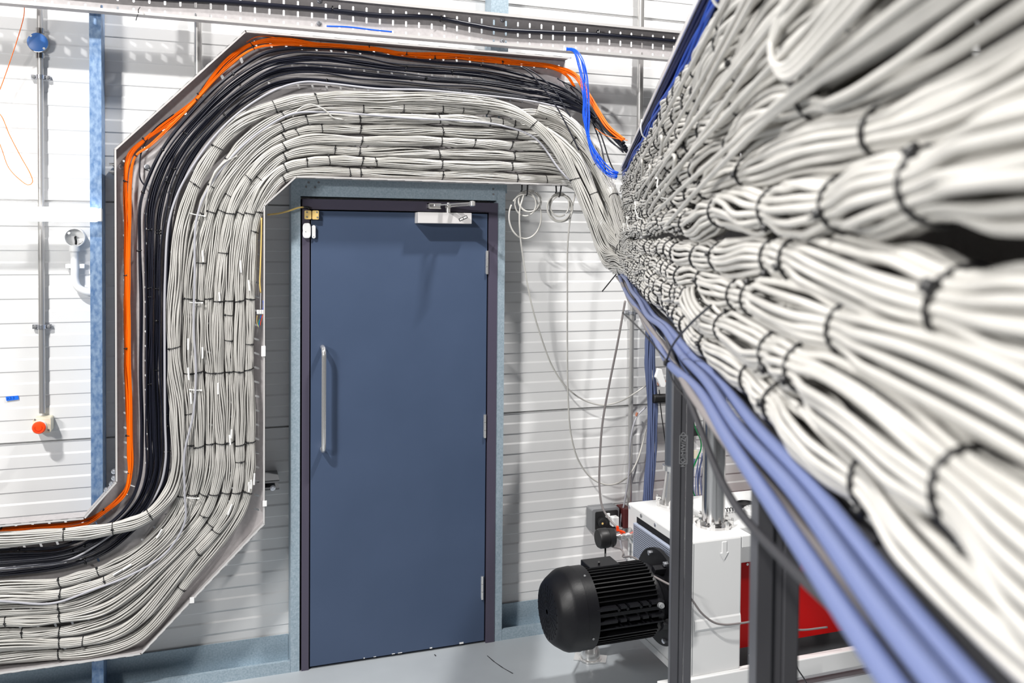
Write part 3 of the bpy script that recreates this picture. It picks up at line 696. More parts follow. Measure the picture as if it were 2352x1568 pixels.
# plain light grey single cables over the grey bundles
wire('single_cable', 'single smooth pale grey cable lying over the grey bundles', path([(1370, 470), (1290, 395), (1230, 318), (1160, 290), (1060, 277), (950, 272), (850, 264), (740, 257), (670, 262), (600, 300), (540, 352), (480, 430), (452, 500), (447, 640), (445, 760), (450, 850), (444, 950), (424, 1040), (424, 1130), (424, 1200), (380, 1270), (300, 1320), (210, 1355), (120, 1385), (0, 1380), (-120, 1378)], [-.26, -.23, -.18]+[-.150]*23), .0046, M['lgrey'])
wire('single_cable', 'single grey cable between the black and the grey cables', path([(1300, 250), (1220, 232), (1060, 214), (960, 206), (870, 204), (760, 192), (700, 188), (640, 203), (560, 250), (500, 305), (450, 370), (410, 440), (388, 510), (379, 640), (378, 800), (379, 960), (380, 1060), (366, 1120), (330, 1175), (260, 1225), (160, 1285), (60, 1300), (-100, 1312)], [-.14]*16+[-.14, -.13, -.12, -.115, -.125, -.13, -.13]), .0046, M['lgrey'])
wire('loose_strand', 'loose pale cable loop rising over the grey bundles above the door', path([(672, 268), (690, 248), (715, 240), (745, 252), (765, 270), (790, 275)], [-.145, -.155, -.16, -.16, -.15, -.14]), .0033, M['cable'])
wire('loose_strand', 'loose pale cable bowing outward beside the vertical grey bundles', path([(545, 358), (520, 370), (495, 395), (478, 440), (470, 500)], [-.145, -.155, -.16, -.155, -.145]), .0033, M['cable'])
# black bundles
KA = [(1440, 350), (1395, 300), (1330, 225), (1275, 195), (1200, 172), (1100, 150), (1000, 142), (900, 130), (820, 117), (740, 110), (665, 112), (605, 124), (530, 172), (450, 245), (385, 325), (345, 400), (322, 470), (321, 560), (324, 700), (324, 850), (326, 1000), (322, 1090), (300, 1150), (250, 1203), (150, 1252), (0, 1262), (-410, 1283)]
KD = [(1432, 330), (1400, 300), (1350, 262), (1290, 240), (1200, 226), (1100, 214), (1000, 207), (900, 202), (820, 197), (740, 186), (680, 186), (630, 196), (560, 234), (490, 295), (440, 360), (410, 420), (392, 490), (384, 570), (381, 700), (378, 850), (384, 1000), (382, 1080), (365, 1140), (320, 1200), (210, 1282), (0, 1316), (-410, 1338)]
klab = ['outermost black cable bundle in the wall tray, beside the orange fibres', 'second black cable bundle from the orange fibres', 'third black cable bundle from the orange fibres',
        'innermost black cable bundle, beside the grey cables']
for k in range(4):
    t = [0, .34, .64, 1][k]; pp = lerp_path(KA, KD, t); ct = path(pp, [-.34, -.26, -.19, -.14]+[-.105]*(len(pp)-4)); cs, ss = spline(ct, .01); rng = random.Random(9+k)
    th = sorted(rng.uniform(.2, ss[-1]) for _ in range(9))
    bundle('cable_bundle', klab[k], 'black cable bundles in the wall tray', ct, [.007, .0120, .0098, .0110][k], .0031, [4, 8, 7, 8][k], M['black'], REFN, th, 400+k, squash=.8, inner=2, waist=.85, belly=1.12, wob=.14, tie_r=.0020, loose=.25, wander=.2)
# individual black cables wandering between the bundles
for k in range(3):
    rng = random.Random(70+k); t = [.17, .5, .8][k]
    pp = [(x+rng.uniform(-4, 4), y+rng.uniform(-4, 4)) for x, y in lerp_path(KA, KD, t)]
    wire('black_cable', 'thin black cable wandering over the black bundles, '+['nearest the orange fibres', 'middle of three', 'nearest the grey cables'][k], path(pp, [-.34, -.26, -.19, -.14]+[-.12-.006*(k % 3)]*(len(pp)-4)), .0034, M['black'], group='loose black cables in the wall tray', sides=6)
wire('black_cable', 'thin black cable hanging straight in the upper left of the tray', path([(400, 262), (352, 300), (326, 345), (321, 375), (322, 410), (335, 430)], -.10), .003, M['black'])
wire('black_cable', 'black cable crossing down over the grey cables at the tray end, left one', path([(1160, 150), (1205, 158), (1245, 200), (1275, 240), (1300, 285), (1330, 345)], [-.12, -.14, -.17, -.19, -.22, -.25]), .0034, M['black'])
wire('black_cable', 'black cable crossing down over the grey cables at the tray end, right one', path([(1200, 152), (1232, 170), (1275, 210), (1302, 255), (1330, 300), (1360, 335)], [-.12, -.14, -.17, -.20, -.23, -.26]), .0034, M['black'])
for k, pp in enumerate([[(1290, 185), (1330, 235), (1385, 305), (1432, 350)], [(1280, 180), (1335, 215), (1365, 290), (1382, 340), (1392, 400)], [(1300, 195), (1345, 265), (1375, 300), (1400, 370), (1412, 395)], [(1310, 200), (1360, 262), (1398, 320), (1420, 338), (1445, 352)]]):
    wire('black_cable', 'thin black cable arching off the tray end, '+['lowest start', 'steepest of four', 'crossing the blue bunch', 'highest of four'][k], path(pp, [-.12, -.18, -.25, -.33][:len(pp)] if len(pp) == 4 else [-.12, -.16, -.2, -.26, -.33]), .0034, M['black'], group='black cables arching off the tray end')
# orange fibres
OR = [(1432, 322), (1395, 290), (1350, 218), (1320, 172), (1270, 152), (1150, 143), (1060, 131), (1000, 132), (930, 126), (850, 109), (790, 107), (730, 105), (645, 93), (580, 101), (520, 143), (450, 226), (400, 270), (332, 323), (300, 355), (289, 420), (292, 520), (289, 640), (292, 800), (296, 1000), (297, 1090), (285, 1130), (240, 1172), (190, 1200), (0, 1217), (-410, 1236)]
ct = path(OR, [-.34, -.27, -.19, -.13]+[-.098]*26)
bundle('fibre_bundle', 'bright orange fibre bundle along the outer edge of the tray', 'orange fibres', ct, .0100, .0020, 12, M['orange'], REFN, s_at(ct, [5, 7, 9, 13, 15, 17, 19, 21, 22, 23, 24, 26, 28]), 500, squash=.55, inner=3, waist=.8, belly=1.2, wob=.25, tie_r=.0017, loose=.4, wander=.25)
OR2 = [(1320, 200), (1300, 172), (1230, 146), (1060, 128), (930, 122), (850, 113), (730, 106), (640, 102), (580, 113), (520, 156), (450, 232), (398, 285), (345, 332), (310, 358), (298, 420), (298, 520), (296, 640), (298, 800), (300, 1000), (301, 1080), (288, 1135), (236, 1180), (190, 1206), (-40, 1224)]
ct = path(OR2, -.108)
bundle('fibre_bundle', 'second orange fibre strand weaving beside the main orange bundle', 'orange fibres', ct, .0055, .0018, 5, M['orange'], REFN, s_at(ct, [4, 8, 10, 13]), 501, squash=.6, inner=1, waist=.8, belly=1.3, wob=.4, tie_r=.0015, loose=.5)
wire('orange_fibre', 'single orange fibre bowing above the bundle at the upper corner', path([(566, 97), (585, 86), (610, 83), (640, 88), (680, 100), (720, 108)], -.10), .0016, M['orange'], sides=6)
wire('orange_fibre', 'thin orange fibre reaching across to the near run', path([(1368, 295), (1390, 310), (1420, 319), (1442, 322)], [-.3, -.32, -.34, -.36]), .0016, M['orange'], sides=6)
# blue bunch hanging from the upper tray
BL = [(1298, 111), (1320, 116), (1338, 160), (1345, 215), (1346, 270), (1355, 330), (1378, 375), (1402, 398), (1418, 404)]
ct = path(BL, [-.12, -.16, -.20, -.23, -.26, -.29, -.32, -.34, -.35])
bundle('blue_cable_bunch', 'bright blue thin cables hanging in a bow from the upper tray', None, ct, .0165, .0018, 9, M['blue'], REFN, [0.015, .50], 520, squash=.6, inner=5, waist=.40, belly=1.15, wob=.2, loose=.6, wander=.45, tiemat=M['blue'], tie_r=.0008)
q = P(1297, 113, -.128); MB().obox(q, .006, .005, .007).build('cable_tie', M['tiew']); tag(COL.objects[-1], 'white tie holding the blue cables to the upper tray edge', 'cable tie')
wire('blue_cable', 'blue cable showing behind the lower edge of the upper tray', path([(750, 60), (800, 62), (860, 69), (900, 73)], -.07), .0035, M['blue'])
# thermocouple wiring near the inner vertical flange
wire('yellow_cable', 'yellow cable running down the inner edge of the wall tray', path([(601, 500), (600, 560), (598, 620), (597, 650), (599, 672)], -.125), .0032, M['yellowc'])
cb = thing('terminal_block', 'small white terminal connector with coloured wires beside the grey bundles', 'connector', P(598, 724, -.12))
for k, px in enumerate((592.5, 598, 603.5)): MB().obox(P(px, 716, -.125), .0045, .006, .009).build('terminal', M['white'], cb, bevel=.001)
for pp, m in (([(599, 672), (598, 700), (598, 710)], 'white'), ([(604, 690), (605, 705), (603, 712)], 'blue'), ([(591, 724), (590, 740), (595, 752)], 'yellowc'), ([(600, 724), (596, 740), (595, 752)], 'blue'), ([(604, 722), (600, 735), (597, 748)], 'red'), ([(599, 730), (594, 740), (595, 751)], 'green')):
    c, s = spline(path(pp, -.125), .006); sweep_obj('wire', c, .0013, 6, M[m], cb)
# white tags and white ties on the grey bundles
rng = random.Random(4)
for i, (x, y, dx, dy) in enumerate([(466, 588, 2, 26), (553, 612, 2, 28), (504, 681, 1, 20), (572, 655, 3, 24), (432, 790, 0, 26), (465, 810, 0, 26), (433, 858, 2, 28), (438, 914, 2, 26), (501, 892, 0, 26), (528, 1010, 3, 22), (531, 996, -1, 20), (572, 1118, 0, 22), (577, 1112, 0, 20), (366, 1225, 12, -20), (528, 1170, -9, 24), (270, 1314, 20, -12), (292, 1302, 20, -12), (524, 1292, -10, 12), (584, 1100, -1, 26)]):
    a = P(x-dx/2, y-dy/2, -.146); b = P(x+dx/2, y+dy/2, -.146); MB().cyl(a, b, .0036, 8).build('cable_marker', M['white']); tag(COL.objects[-1], 'white sleeve marker on a grey cable, '+['leftmost near the top of the vertical run', 'rightmost near the top of the vertical run', 'by the second row of ties', 'right edge above the second row of ties', 'left one above the pale cable tie', 'beside the single pale cable', 'left, just above the third row of ties', 'left, just below the third row of ties', 'middle, below the third row of ties', 'right one above the fourth row of ties', 'left one above the fourth row of ties', 'left at the last row of ties', 'right at the last row of ties', 'alone on the left of the lower bend', 'slanting below the last row of ties', 'left of two at lower left', 'right of two at lower left', 'slanting near the lower right bend', 'highest at the last tie row'][i], 'marker', 'white cable markers in the wall tray')
for i, (x0, y0, x1, y1) in enumerate([(434, 489, 470, 496), (436, 694, 464, 695), (434, 894, 462, 896), (426, 1142, 455, 1144)]):
    mb = MB(); c, s = spline(path([(x0, y0), ((x0+x1)/2, (y0+y1)/2+1), (x1, y1)], [-.140, -.152, -.142]), .006); mb.tube(c, .0022, 6); a = P(x1, y1, -.148); mb.obox(a, .004, .003, .003)
    mb.build('cable_tie', M['tiew']); tag(COL.objects[-1], ['topmost', 'second highest', 'third highest', 'lowest'][i]+' white tie around the single pale cable in the vertical run', 'cable tie', 'white ties in the vertical run')
for px, py, lab in ((605, 806, 'white paper label stuck on the inner tray edge at mid height'), (608, 1156, 'white paper label stuck on the inner tray edge above its lower bend'), (441, 1378, 'white tape scrap on the diagonal lower edge of the tray')):
    q = P(px, py, YF-.004); MB().obox(q, .0085, .0015, .022 if px == 605 else .012, bev=0).build('paper_label', M['white']); tag(COL.objects[-1], lab, 'label')
# cut tie tail at the upper tray and hanging tie ends under the trays
for pts, lab in (([(322, 16), (317, 24), (318, 30)], 'black tie end hanging on the upper tray edge, upper left'), ([(317, 33), (314, 40), (312, 47)], 'black tie tail below the upper tray edge, upper left')):
    wire('tie_tail', lab, path(pts, -.13), .0018, M['tie'], cat='cable tie', sides=5, ds=.01)

# ------------------------------------------------------------------ coils under the tray and drooping cables
def coil(name, lab, loops, hang, yb):
    o = thing(name, lab, 'cable coil', P(loops[0][0], loops[0][1]+loops[0][3], yb), 'cable coils hanging under the tray')
    for cx, cy, rx, ry, ph in loops:
        pts = [P(cx+rx*math.cos(t), cy+ry*math.sin(t), yb-.01*math.sin(t+ph)) for t in np.linspace(ph, ph+2*math.pi*.97, 26)]
        c, s = spline(pts, .006); sweep_obj('cable_loop', c, .0040, 8, M['cable'], o)
    for (x0, y0, x1, y1) in hang:
        mb = MB(); mb.tube([P(x0, y0, yb-.02), P((x0+x1)/2, (y0+y1)/2, yb-.028), P(x1, y1, yb-.02), P(x1-2, y1+3, yb-.004)], .004, 6); mb.build('cable_tie', M['tie'], o)
    return o
coil('cable_coil', 'left grey cable coil with a long loop, tied under the tray', [(1217, 462, 26, 25, -1.0), (1216, 463, 23, 23, .3), (1207, 468, 24, 28, 1.3), (1206, 497, 37, 51, -2.4)], [(1212, 424, 1211, 446), (1199, 424, 1199, 436)], -.10)
coil('cable_coil', 'right grey cable coil, tied under the tray end', [(1286, 476, 29, 31, -1.0), (1284, 478, 27, 31, .4), (1289, 479, 26, 30, 2.0), (1285, 470, 22, 27, 1.0)], [(1290, 420, 1286, 449), (1277, 424, 1278, 440)], -.10)
wire('hanging_cable', 'grey cable drooping from the left coil to the blue wall cables', path([(1203, 448), (1194, 480), (1194, 530), (1201, 590), (1219, 690), (1240, 765), (1268, 840), (1300, 888), (1340, 918), (1385, 930), (1428, 920), (1462, 900), (1484, 885)], [-.11, -.115, -.11, -.08, -.04, 0, .03, .04, .05, .05, .06, .07, .08]), .0040, M['cable'])
wire('hanging_cable', 'long grey cable hanging in a deep loop from the right coil', path([(1322, 440), (1310, 500), (1304, 560), (1303, 680), (1303, 800), (1305, 920), (1312, 1000), (1330, 1060), (1362, 1100), (1400, 1113), (1438, 1098), (1462, 1062), (1478, 1010), (1484, 985)], [-.11, -.10, -.08, -.06, -.03, 0, .02, .03, .04, .05, .06, .07, .08, .08]), .0042, M['cable'])
wire('hanging_cable', 'darker grey cable dropping from the near run to the valve', [P(1436, 690, -.2), P(1420, 780, -.18), P(1398, 890, -.15), P(1384, 970, -.12), P(1378, 1050, -.1), P(1377, 1120, -.1), P(1384, 1165, -.12), P(1402, 1195, -.16), P(1420, 1212, -.2), P(1430, 1214, -.22)], .0055, M['brown'])
wire('hanging_cable', 'grey tube curving down beside the conduit to the wall sockets', path([(1484, 934), (1462, 958), (1450, 1000), (1444, 1090), (1435, 1150), (1426, 1190), (1424, 1230), (1430, 1265), (1440, 1290)], [.08, .07, .06, .05, .05, .05, .04, .03, .02]), .0045, M['lgrey'])
q = P(1461, 955, .07); MB().cyl(q, q+Vector((.006, 0, .018)), .006, 10).build('ferrule', M['copper']); tag(COL.objects[-1], 'small copper coloured ferrule on the grey tube beside the conduit', 'ferrule')
wire('black_stick', 'thin straight black tie end sticking out left of the near run', [T2(.150, -.13, 3.9), T2(.06, -.24, 3.85)], .0028, M['tie'], cat='cable tie', sides=6)
# blue vertical cables behind
cts = path([(1497, 700), (1496, 800), (1495, 900), (1496, 1000), (1494, 1080), (1488, 1160), (1485, 1230)], [.05]*7)
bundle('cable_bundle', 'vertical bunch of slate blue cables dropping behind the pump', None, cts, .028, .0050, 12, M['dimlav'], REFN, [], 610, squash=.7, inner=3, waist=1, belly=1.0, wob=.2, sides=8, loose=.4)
cts = path([(1606, 1040), (1600, 1100), (1604, 1160), (1604, 1230)], [.05]*4)
bundle('cable_bundle', 'thin blue cables behind the strut post above the pump', None, cts, .03, .003, 8, M['lav'], REFN, [], 611, squash=.7, inner=1, waist=1, belly=1.1, wob=.2, loose=.4)
wire('green_wire', 'green earth wire curling behind the strut post', path([(1592, 930), (1591, 960), (1598, 985), (1609, 1010), (1610, 1030), (1600, 1055), (1590, 1080), (1587, 1110), (1593, 1132), (1598, 1142)], -.2), .0035, M['green'])
q = P(1596, 1043, 0); MB().obox(q, .014, .004, .022).build('cable_label', M['cream']); tag(COL.objects[-1], 'cream label hanging on the blue cables behind the post', 'label')
# corrugated hose, cloth and small wall gear behind the post
ch = MB(); p0 = P(1500, 915, .03); p1 = P(1550, 913, .03); prof = []
for k in range(28): prof += [(k*.005, .019), (k*.005+.0025, .0235)]
ch.lathe(prof, p0, p1-p0, 16); tag(ch.build('corrugated_hose', M['blackp'], None, smooth=True), 'black corrugated hose behind the strut post', 'hose')
mb = MB(); pts = [P(1512, 846, 0), P(1521, 848, 0), P(1526, 868, 0), P(1531, 882, 0), P(1527, 890, 0), P(1519, 889, 0), P(1511, 872, 0), P(1506, 866, 0)]
mb.prism(pts, (0, .02, 0)); tag(mb.build('cloth_rag', M['white'], None, bevel=.003), 'crumpled white tape tag hanging beside the strut post', 'tag')
q = P(1512, 880, .03); MB().lathe([(0, .012), (.02, .016), (.045, .013)], q, (1, 0, 0), 14).build('pipe_fitting', M['copper'], None, smooth='auto'); tag(COL.objects[-1], 'small copper fitting behind the white tag', 'fitting')
wire('black_wire', 'thin black wire from the hose down behind the post', path([(1514, 895), (1518, 940), (1524, 985), (1530, 1030)], .02), .003, M['tie'])
q = P(1601, 990, .06); MB().box((q.x-.03, .04, q.z-.02), (q.x+.03, .10, q.z+.02)).build('wall_bracket', M['blackp'], None, bevel=.003); tag(COL.objects[-1], 'black bracket on the wall behind the near strut post', 'bracket')

# ------------------------------------------------------------------ sockets on the wall
sk = thing('socket_box', 'grey wall socket box left of the white pump', 'socket box', P(1393, 1220, .06))
rbox(1360, 1170, 1422, 1216, .045, .073, M['grey'], 'housing', sk, .012)
rbox(1368, 1176, 1419, 1212, .040, .006, M['blackp'], 'cover', sk, .008)
q = P(1381, 1198, .038); MB().lathe([(0, .024), (.018, .024), (.022, .018)], q, (0, -1, 0), 20).build('plug', M['blackp'], sk, smooth='auto')
q = P(1384, 1202, .016); MB().cyl(q, q+Vector((0, -.001, 0)), .0055, 12).build('plug_mark', M['yellow'], sk)
MB().obox(P(1396, 1183, .034), .011, .006, .010).build('switch', M['white'], sk, bevel=.002)
MB().obox(P(1411, 1196, .020), .019, .018, .024).build('adapter', M['white'], sk, bevel=.004)
q = P(1433, 1187, .05); MB().box((q.x-.016, .02, q.z-.05), (q.x+.03, .11, q.z+.05)).build('wall_box', M['maroon'], None, bevel=.004); tag(COL.objects[-1], 'dark red box on the wall between sockets and pump', 'box')

# ------------------------------------------------------------------ vacuum pump cabinet
X0 = 1.853
yb_ = PX(1442, 1152, X0).y; yf_ = PX(1583, 1246, X0).y; zt_ = (PX(1442, 1152, X0).z+PX(1583, 1246, X0).z)/2; zb_ = PX(1500, 1484, X0).z
XW = P(1705, 1234, yf_).x
pm = thing('vacuum_pump', 'white enamelled vacuum pump cabinet with red lower panel', 'pump', ((X0+XW)/2, (yb_+yf_)/2, 0))
MB().box((X0, yf_, zb_), (XW, yb_, zt_)).build('housing', M['machine'], pm, bevel=.008)
XE = 3.1; yr = yf_+.10
zr = P(1722, 1291, yr).z
MB().box((XW, yr, zr), (XE, yb_, zt_-.002)).build('side_cover', M['machine'], pm, bevel=.006)
MB().box((XW, yf_+.004, zt_-.055), (XW+.05, yr, zt_-.002)).build('cover_step', M['machine'], pm, bevel=.004)
zr2 = P(1722, 1490, yr).z
MB().box((XW, yr+.02, zr2), (XE, yb_, zr)).build('red_panel', M['redp'], pm)
MB().box((XW, yr+.06, zb_+.01), (XE, yb_, zr2)).build('plinth', M['blackp'], pm)
q = P(1716, 1295, yr+.018); MB().cyl(q, q+Vector((0, -.004, 0)), .006, 12).build('screw', M['chrome'], pm)
q = P(1721, 1503, yr+.055); MB().cyl(q, q+Vector((0, -.006, 0)), .008, 12).build('screw', M['chrome'], pm)
# base skids
a = PZ(1492, 1548, zb_); 
yfb = PZ(1660, 1540, zb_).y-.03
MB().box((a.x, yfb, zb_-.075), (XE, yf_+.02, zb_+.004)).build('base_skid', M['machine'], pm, bevel=.004)
MB().box((X0-.0, yf_+.02, zb_-.03), (X0+.07, yb_, zb_)).build('base_rail', M['machine'], pm)
fq = PZ(1356, 1512, 0.0)
MB().box((fq.x-.03, fq.y-.03, .115), (X0, fq.y+.03, .165)).build('motor_rail', M['grey'], pm)
fq = PZ(1356, 1512, 0.0)
for (x, y) in ((fq.x, fq.y), (a.x+.14, yfb+.10), (2.9, -.35)):
    mb = MB(); mb.lathe([(0.0, .055), (.006, .055), (.008, .046), (.03, .046), (.06, .034), (.085, .022), (.115, .020)], (x, y, .0015), (0, 0, 1), 24)
    mb.obox((x, y, .004), .075, .035, .0025, Vector((.86, -.5, 0)), Vector((.5, .86, 0)))
    ft = mb.build('foot', M['chrome'], pm, smooth='auto')
# embossed arrow and seams
ac = P(1664, 1240, yf_); mb = MB(); yy = yf_-.003
s0 = .0115; zA = P(1664, 1243, yf_).z; zB = P(1664, 1268, yf_).z; zC = P(1663, 1286, yf_).z
pts = [(ac.x-s0, yy, zA), (ac.x+s0, yy, zA), (ac.x+s0, yy, zB), (ac.x+s0*1.9, yy, zB), (ac.x, yy, zC), (ac.x-s0*1.9, yy, zB), (ac.x-s0, yy, zB)]
mb.prism(pts, (0, .006, 0)); mb.build('raised_arrow', M['machine'], pm, bevel=.0025)
MB().box((X0+.021, yf_-.0008, zb_+.01), (X0+.023, yf_+.002, zt_-.01)).build('panel_seam', M['grey'], pm)
zs = P(1640, 1437, yf_).z; mb = MB(); mb.prism([(X0+.03, yf_-.001, zs-.014), (X0+.03, yf_-.006, zs-.004), (X0+.03, yf_-.003, zs+.03), (X0+.03, yf_+.001, zs+.04)], (XW-X0-.034, 0, 0)); mb.build('raised_band', M['machine'], pm)
# screws on the left face
for px, py in ((1446, 1164), (1505, 1205), (1473, 1184), (1544, 1232)):
    q = PX(px, py, X0); MB().lathe([(0, .009), (.003, .009), (.004, .005)], q, (-1, 0, 0), 12).build('screw', M['grey'] if px == 1473 else M['zinc'], pm, smooth='auto')
# filter grille in its opening
g0 = PX(1463, 1190, X0); g1 = PX(1548, 1243, X0); g2 = PX(1548, 1330, X0); g3 = PX(1461, 1250, X0)
ztop = (PX(1463, 1186, X0).z); gz1 = PX(1462, 1198, X0).z; gz0 = PX(1460, 1246, X0).z; gya = g0.y; gyb = g1.y-.05
MB().box((X0-.0012, gya, gz0-.01), (X0+.01, gyb, ztop)).build('opening', M['gap'], pm)
fg = MB().box((X0-.020, gya, gz0-.06), (X0-.001, gyb, gz1)).build('filter_grille', M['filter'], pm, bevel=.003)
mb = MB(); nz = 16
for i in range(nz):
    z = gz0-.052+(gz1-gz0+.04)*i/(nz-1)
    n_ = 30
    for j in range(n_):
        y = gya-.015+(gyb-gya+.03)*j/(n_-1)*1.0; mb.box((X0-.0206, y-.0035, z-.0018), (X0-.0198, y+.0035, z+.0018))
mb.build('perforation', M['gap'], fg)
# outlets with clamps
def clampring(c, r, n, parent, a0=0.2):
    for k in range(n):
        t = a0+2*math.pi*k/n; d = Vector((math.cos(t), math.sin(t), 0)); tg = Vector((-d.y, d.x, 0))
        mb = MB().obox(Vector(c)+d*r, .012, .010, .015, d, tg); mb.cyl(Vector(c)+d*(r+.008)+Vector((0, 0, -.018)), Vector(c)+d*(r+.008)+Vector((0, 0, .024)), .0055, 8); mb.build('clamp', M['chrome'], parent, smooth='auto', bevel=0)
c1 = PZ(1638, 1205, zt_); 
tb = thing('outlet_tube', 'wide shiny stainless tube standing clamped on the pump top', 'pipe', c1)
MB().lathe([(0, .080), (.012, .080), (.013, .056), (.02, .0505), (.05, .050), (1.35, .050)], c1, (0, 0, 1), 40).build('pipe', M['stain'], tb, smooth='auto')
clampring(c1+Vector((0, 0, .014)), .074, 8, tb)
c2 = PZ(1545, 1158, zt_)
tb = thing('outlet_tube', 'dark grey vertical pipe on a steel cone reducer, pump top rear', 'pipe', c2)
MB().lathe([(0, .075), (.012, .075), (.013, .054), (.03, .052), (.15, .036), (.165, .036), (.167, .05), (.19, .05), (.192, .042)], c2, (0, 0, 1), 36).build('reducer', M['chrome'], tb, smooth='auto')
MB().lathe([(.19, .040), (1.5, .040)], c2, (0, 0, 1), 30).build('pipe', M['darktube'], tb, smooth='auto')
clampring(c2+Vector((0, 0, .014)), .068, 7, tb, .5)
# small things on the pump cover
sp_ = PZ(1665, 1178, zt_); pts = [(sp_.x+.0022*k, sp_.y+.008*math.cos(k*.9), sp_.z+.014+.008*math.sin(k*.9)) for k in range(60)]
mb = MB().tube(pts, .0022, 5); tag(mb.build('coil_spring', M['tie'], None, smooth=True), 'black coiled cord lying on the white pump cover', 'cord')
q = PZ(1713, 1160, zt_); MB().lathe([(0, .045), (.012, .045), (.013, .040), (.006, .036)], q, (0, 0, 1), 28).build('filler_cap', M['blackp'], None, smooth='auto'); tag(COL.objects[-1], 'round dark cap on the white pump cover', 'cap')
q = PZ(1738, 1178, zt_); MB().lathe([(0, .060), (.018, .060), (.022, .055)], q, (0, 0, 1), 30).build('lid', M['machine'], None, smooth='auto'); tag(COL.objects[-1], 'round white lid on the pump cover beside the dark cap', 'lid')
# gas ballast valve on the left face
v = PX(1450, 1228, X0)
gv = thing('gas_valve', 'chrome valve with black cap and red lever on the pump side', 'valve', v+Vector((-.09, 0, -.03)))
MB().lathe([(0, .036), (.004, .036), (.014, .014), (.03, .012)], v, (-1, 0, 0), 26).build('escutcheon', M['chrome'], gv, smooth='auto')
MB().lathe([(.03, .012), (.04, .017), (.052, .012), (.062, .018), (.078, .013), (.10, .013)], v, (-1, 0, 0), 20).build('valve_body', M['chrome'], gv, smooth='auto')
MB().lathe([(.095, .040), (.125, .044), (.127, .042), (.129, .046), (.165, .046), (.175, .040)], v, (-1, 0, 0), 32).build('cap', M['blackp'], gv, smooth='auto')
lc = v+Vector((-.055, 0, .020))
mb = MB(); mb.obox(lc+Vector((0, 0, .004)), .022, .008, .004, Vector((.92, 0, -.38)), Vector((0, 1, 0)), Vector((.38, 0, .92))); mb.obox(lc+Vector((-.018, 0, .018)), .005, .007, .012); mb.cyl(lc-Vector((0, 0, .01)), lc+Vector((0, 0, .008)), .006, 10)
mb.build('lever', M['red'], gv, bevel=.002)
a = PX(1449, 1250, X0); MB().obox(a+Vector((-.002, 0, -.03)), .001, .008, .035).build('drop_tag', M['grey'], gv)

# ------------------------------------------------------------------ electric motor
ym = yf_+.14; zm = .427
R_ = .165; xl = PX(1270, 1398, 1.295).x; 
mo = thing('electric_motor', 'large black finned electric motor bolted to the pump side', 'motor', (1.55, ym, zm-R_))
c0 = Vector((1.275, ym, zm))
MB().lathe([(.0, .105), (.004, .120), (.02, .135), (.055, .158), (.07, .164), (.115, .167), (.116, .1655), (.165, .1655), (.167, .160), (.150, .158)], c0, (1, 0, 0), 56).build('fan_cover', M['motorg'], mo, smooth='auto')
mb = MB()
for r in np.linspace(.02, .10, 6): mb.lathe([(.0, r), (.003, r), (.003, r-.006), (.0, r-.006), (.0, r)], c0-Vector((.001, 0, 0)), (1, 0, 0), 36, caps=False)
for k in range(12):
    t = math.pi*k/12; d = Vector((0, math.cos(t), math.sin(t))); mb.obox(c0, .0015, .108, .002, Vector((1, 0, 0)), d, d.cross(Vector((1, 0, 0))))
mb.build('fan_grille', M['motor'], mo)
MB().lathe([(.012, .115), (.02, .115)], c0, (1, 0, 0), 32).build('fan', M['gap'], mo)
for t in (-.4, 1.2, 2.8, 4.4):
    q = c0+Vector((.14, -.1655*math.cos(t), .1655*math.sin(t))); MB().lathe([(0, .005), (.003, .005), (.004, .003)], q, (0, -math.cos(t), math.sin(t)), 10).build('screw', M['grey'], mo)
mb = MB(); mb.lathe([(.150, .128), (.455, .128)], c0, (1, 0, 0), 48)
nf = 52
for k in range(nf):
    t = 2*math.pi*k/nf; d = Vector((0, math.cos(t), math.sin(t))); 
    deg = math.degrees(math.atan2(math.sin(t), -math.cos(t)))
    if abs(deg) < 22: continue
    mb.obox(c0+Vector((.295, 0, 0))+d*.141, .145, .015, .0022, Vector((1, 0, 0)), d, d.cross(Vector((1, 0, 0))))
mb.build('finned_body', M['motor'], mo, smooth='auto')
# side terminal pads with notches facing the room
mb = MB()
for zz, th in ((.042, .010), (-.012, .010)):
    for x_a, x_b in ((.152, .245), (.258, .285), (.298, .345), (.358, .385), (.398, .455)):
        mb.box((c0.x+x_a, ym-.158, zm+zz), (c0.x+x_b, ym-.120, zm+zz+th))
mb.box((c0.x+.152, ym-.150, zm-.04), (c0.x+.46, ym-.120, zm-.034)); mb.box((c0.x+.152, ym-.146, zm+.012), (c0.x+.46, ym-.12, zm+.026))
for x_ in (.252, .292, .352, .392):
    mb.cyl((c0.x+x_, ym-.152, zm+.036), (c0.x+x_, ym-.120, zm+.036), .006, 10)
mb.build('side_ribs', M['motorg'], mo)
MB().box((c0.x+.19, ym+.0, zm+.125), (c0.x+.33, ym+.10, zm+.160)).build('terminal_box', M['motorg'], mo, bevel=.004)
MB().lathe([(.440, .142), (.455, .146), (.475, .140), (.500, .125), (.508, .125), (.509, .200), (.526, .200), (.530, .196), (.578, .150)], c0, (1, 0, 0), 56).build('mounting_flange', M['motorg'], mo, smooth='auto')
for k in range(8):
    t = math.pi/8+k*math.pi/4; d = Vector((0, math.cos(t), math.sin(t)))
    if k % 2 == 0: MB().obox(c0+Vector((.483, 0, 0))+d*.150, .028, .016, .014, Vector((1, 0, 0)), d, d.cross(Vector((1, 0, 0)))).build('lug', M['motorg'], mo, bevel=.003)
    MB().lathe([(0, .011), (.010, .011), (.012, .007)], c0+Vector((.510, 0, 0))+d*.178, (-1, 0, 0), 6).build('bolt', M['zinc'], mo)
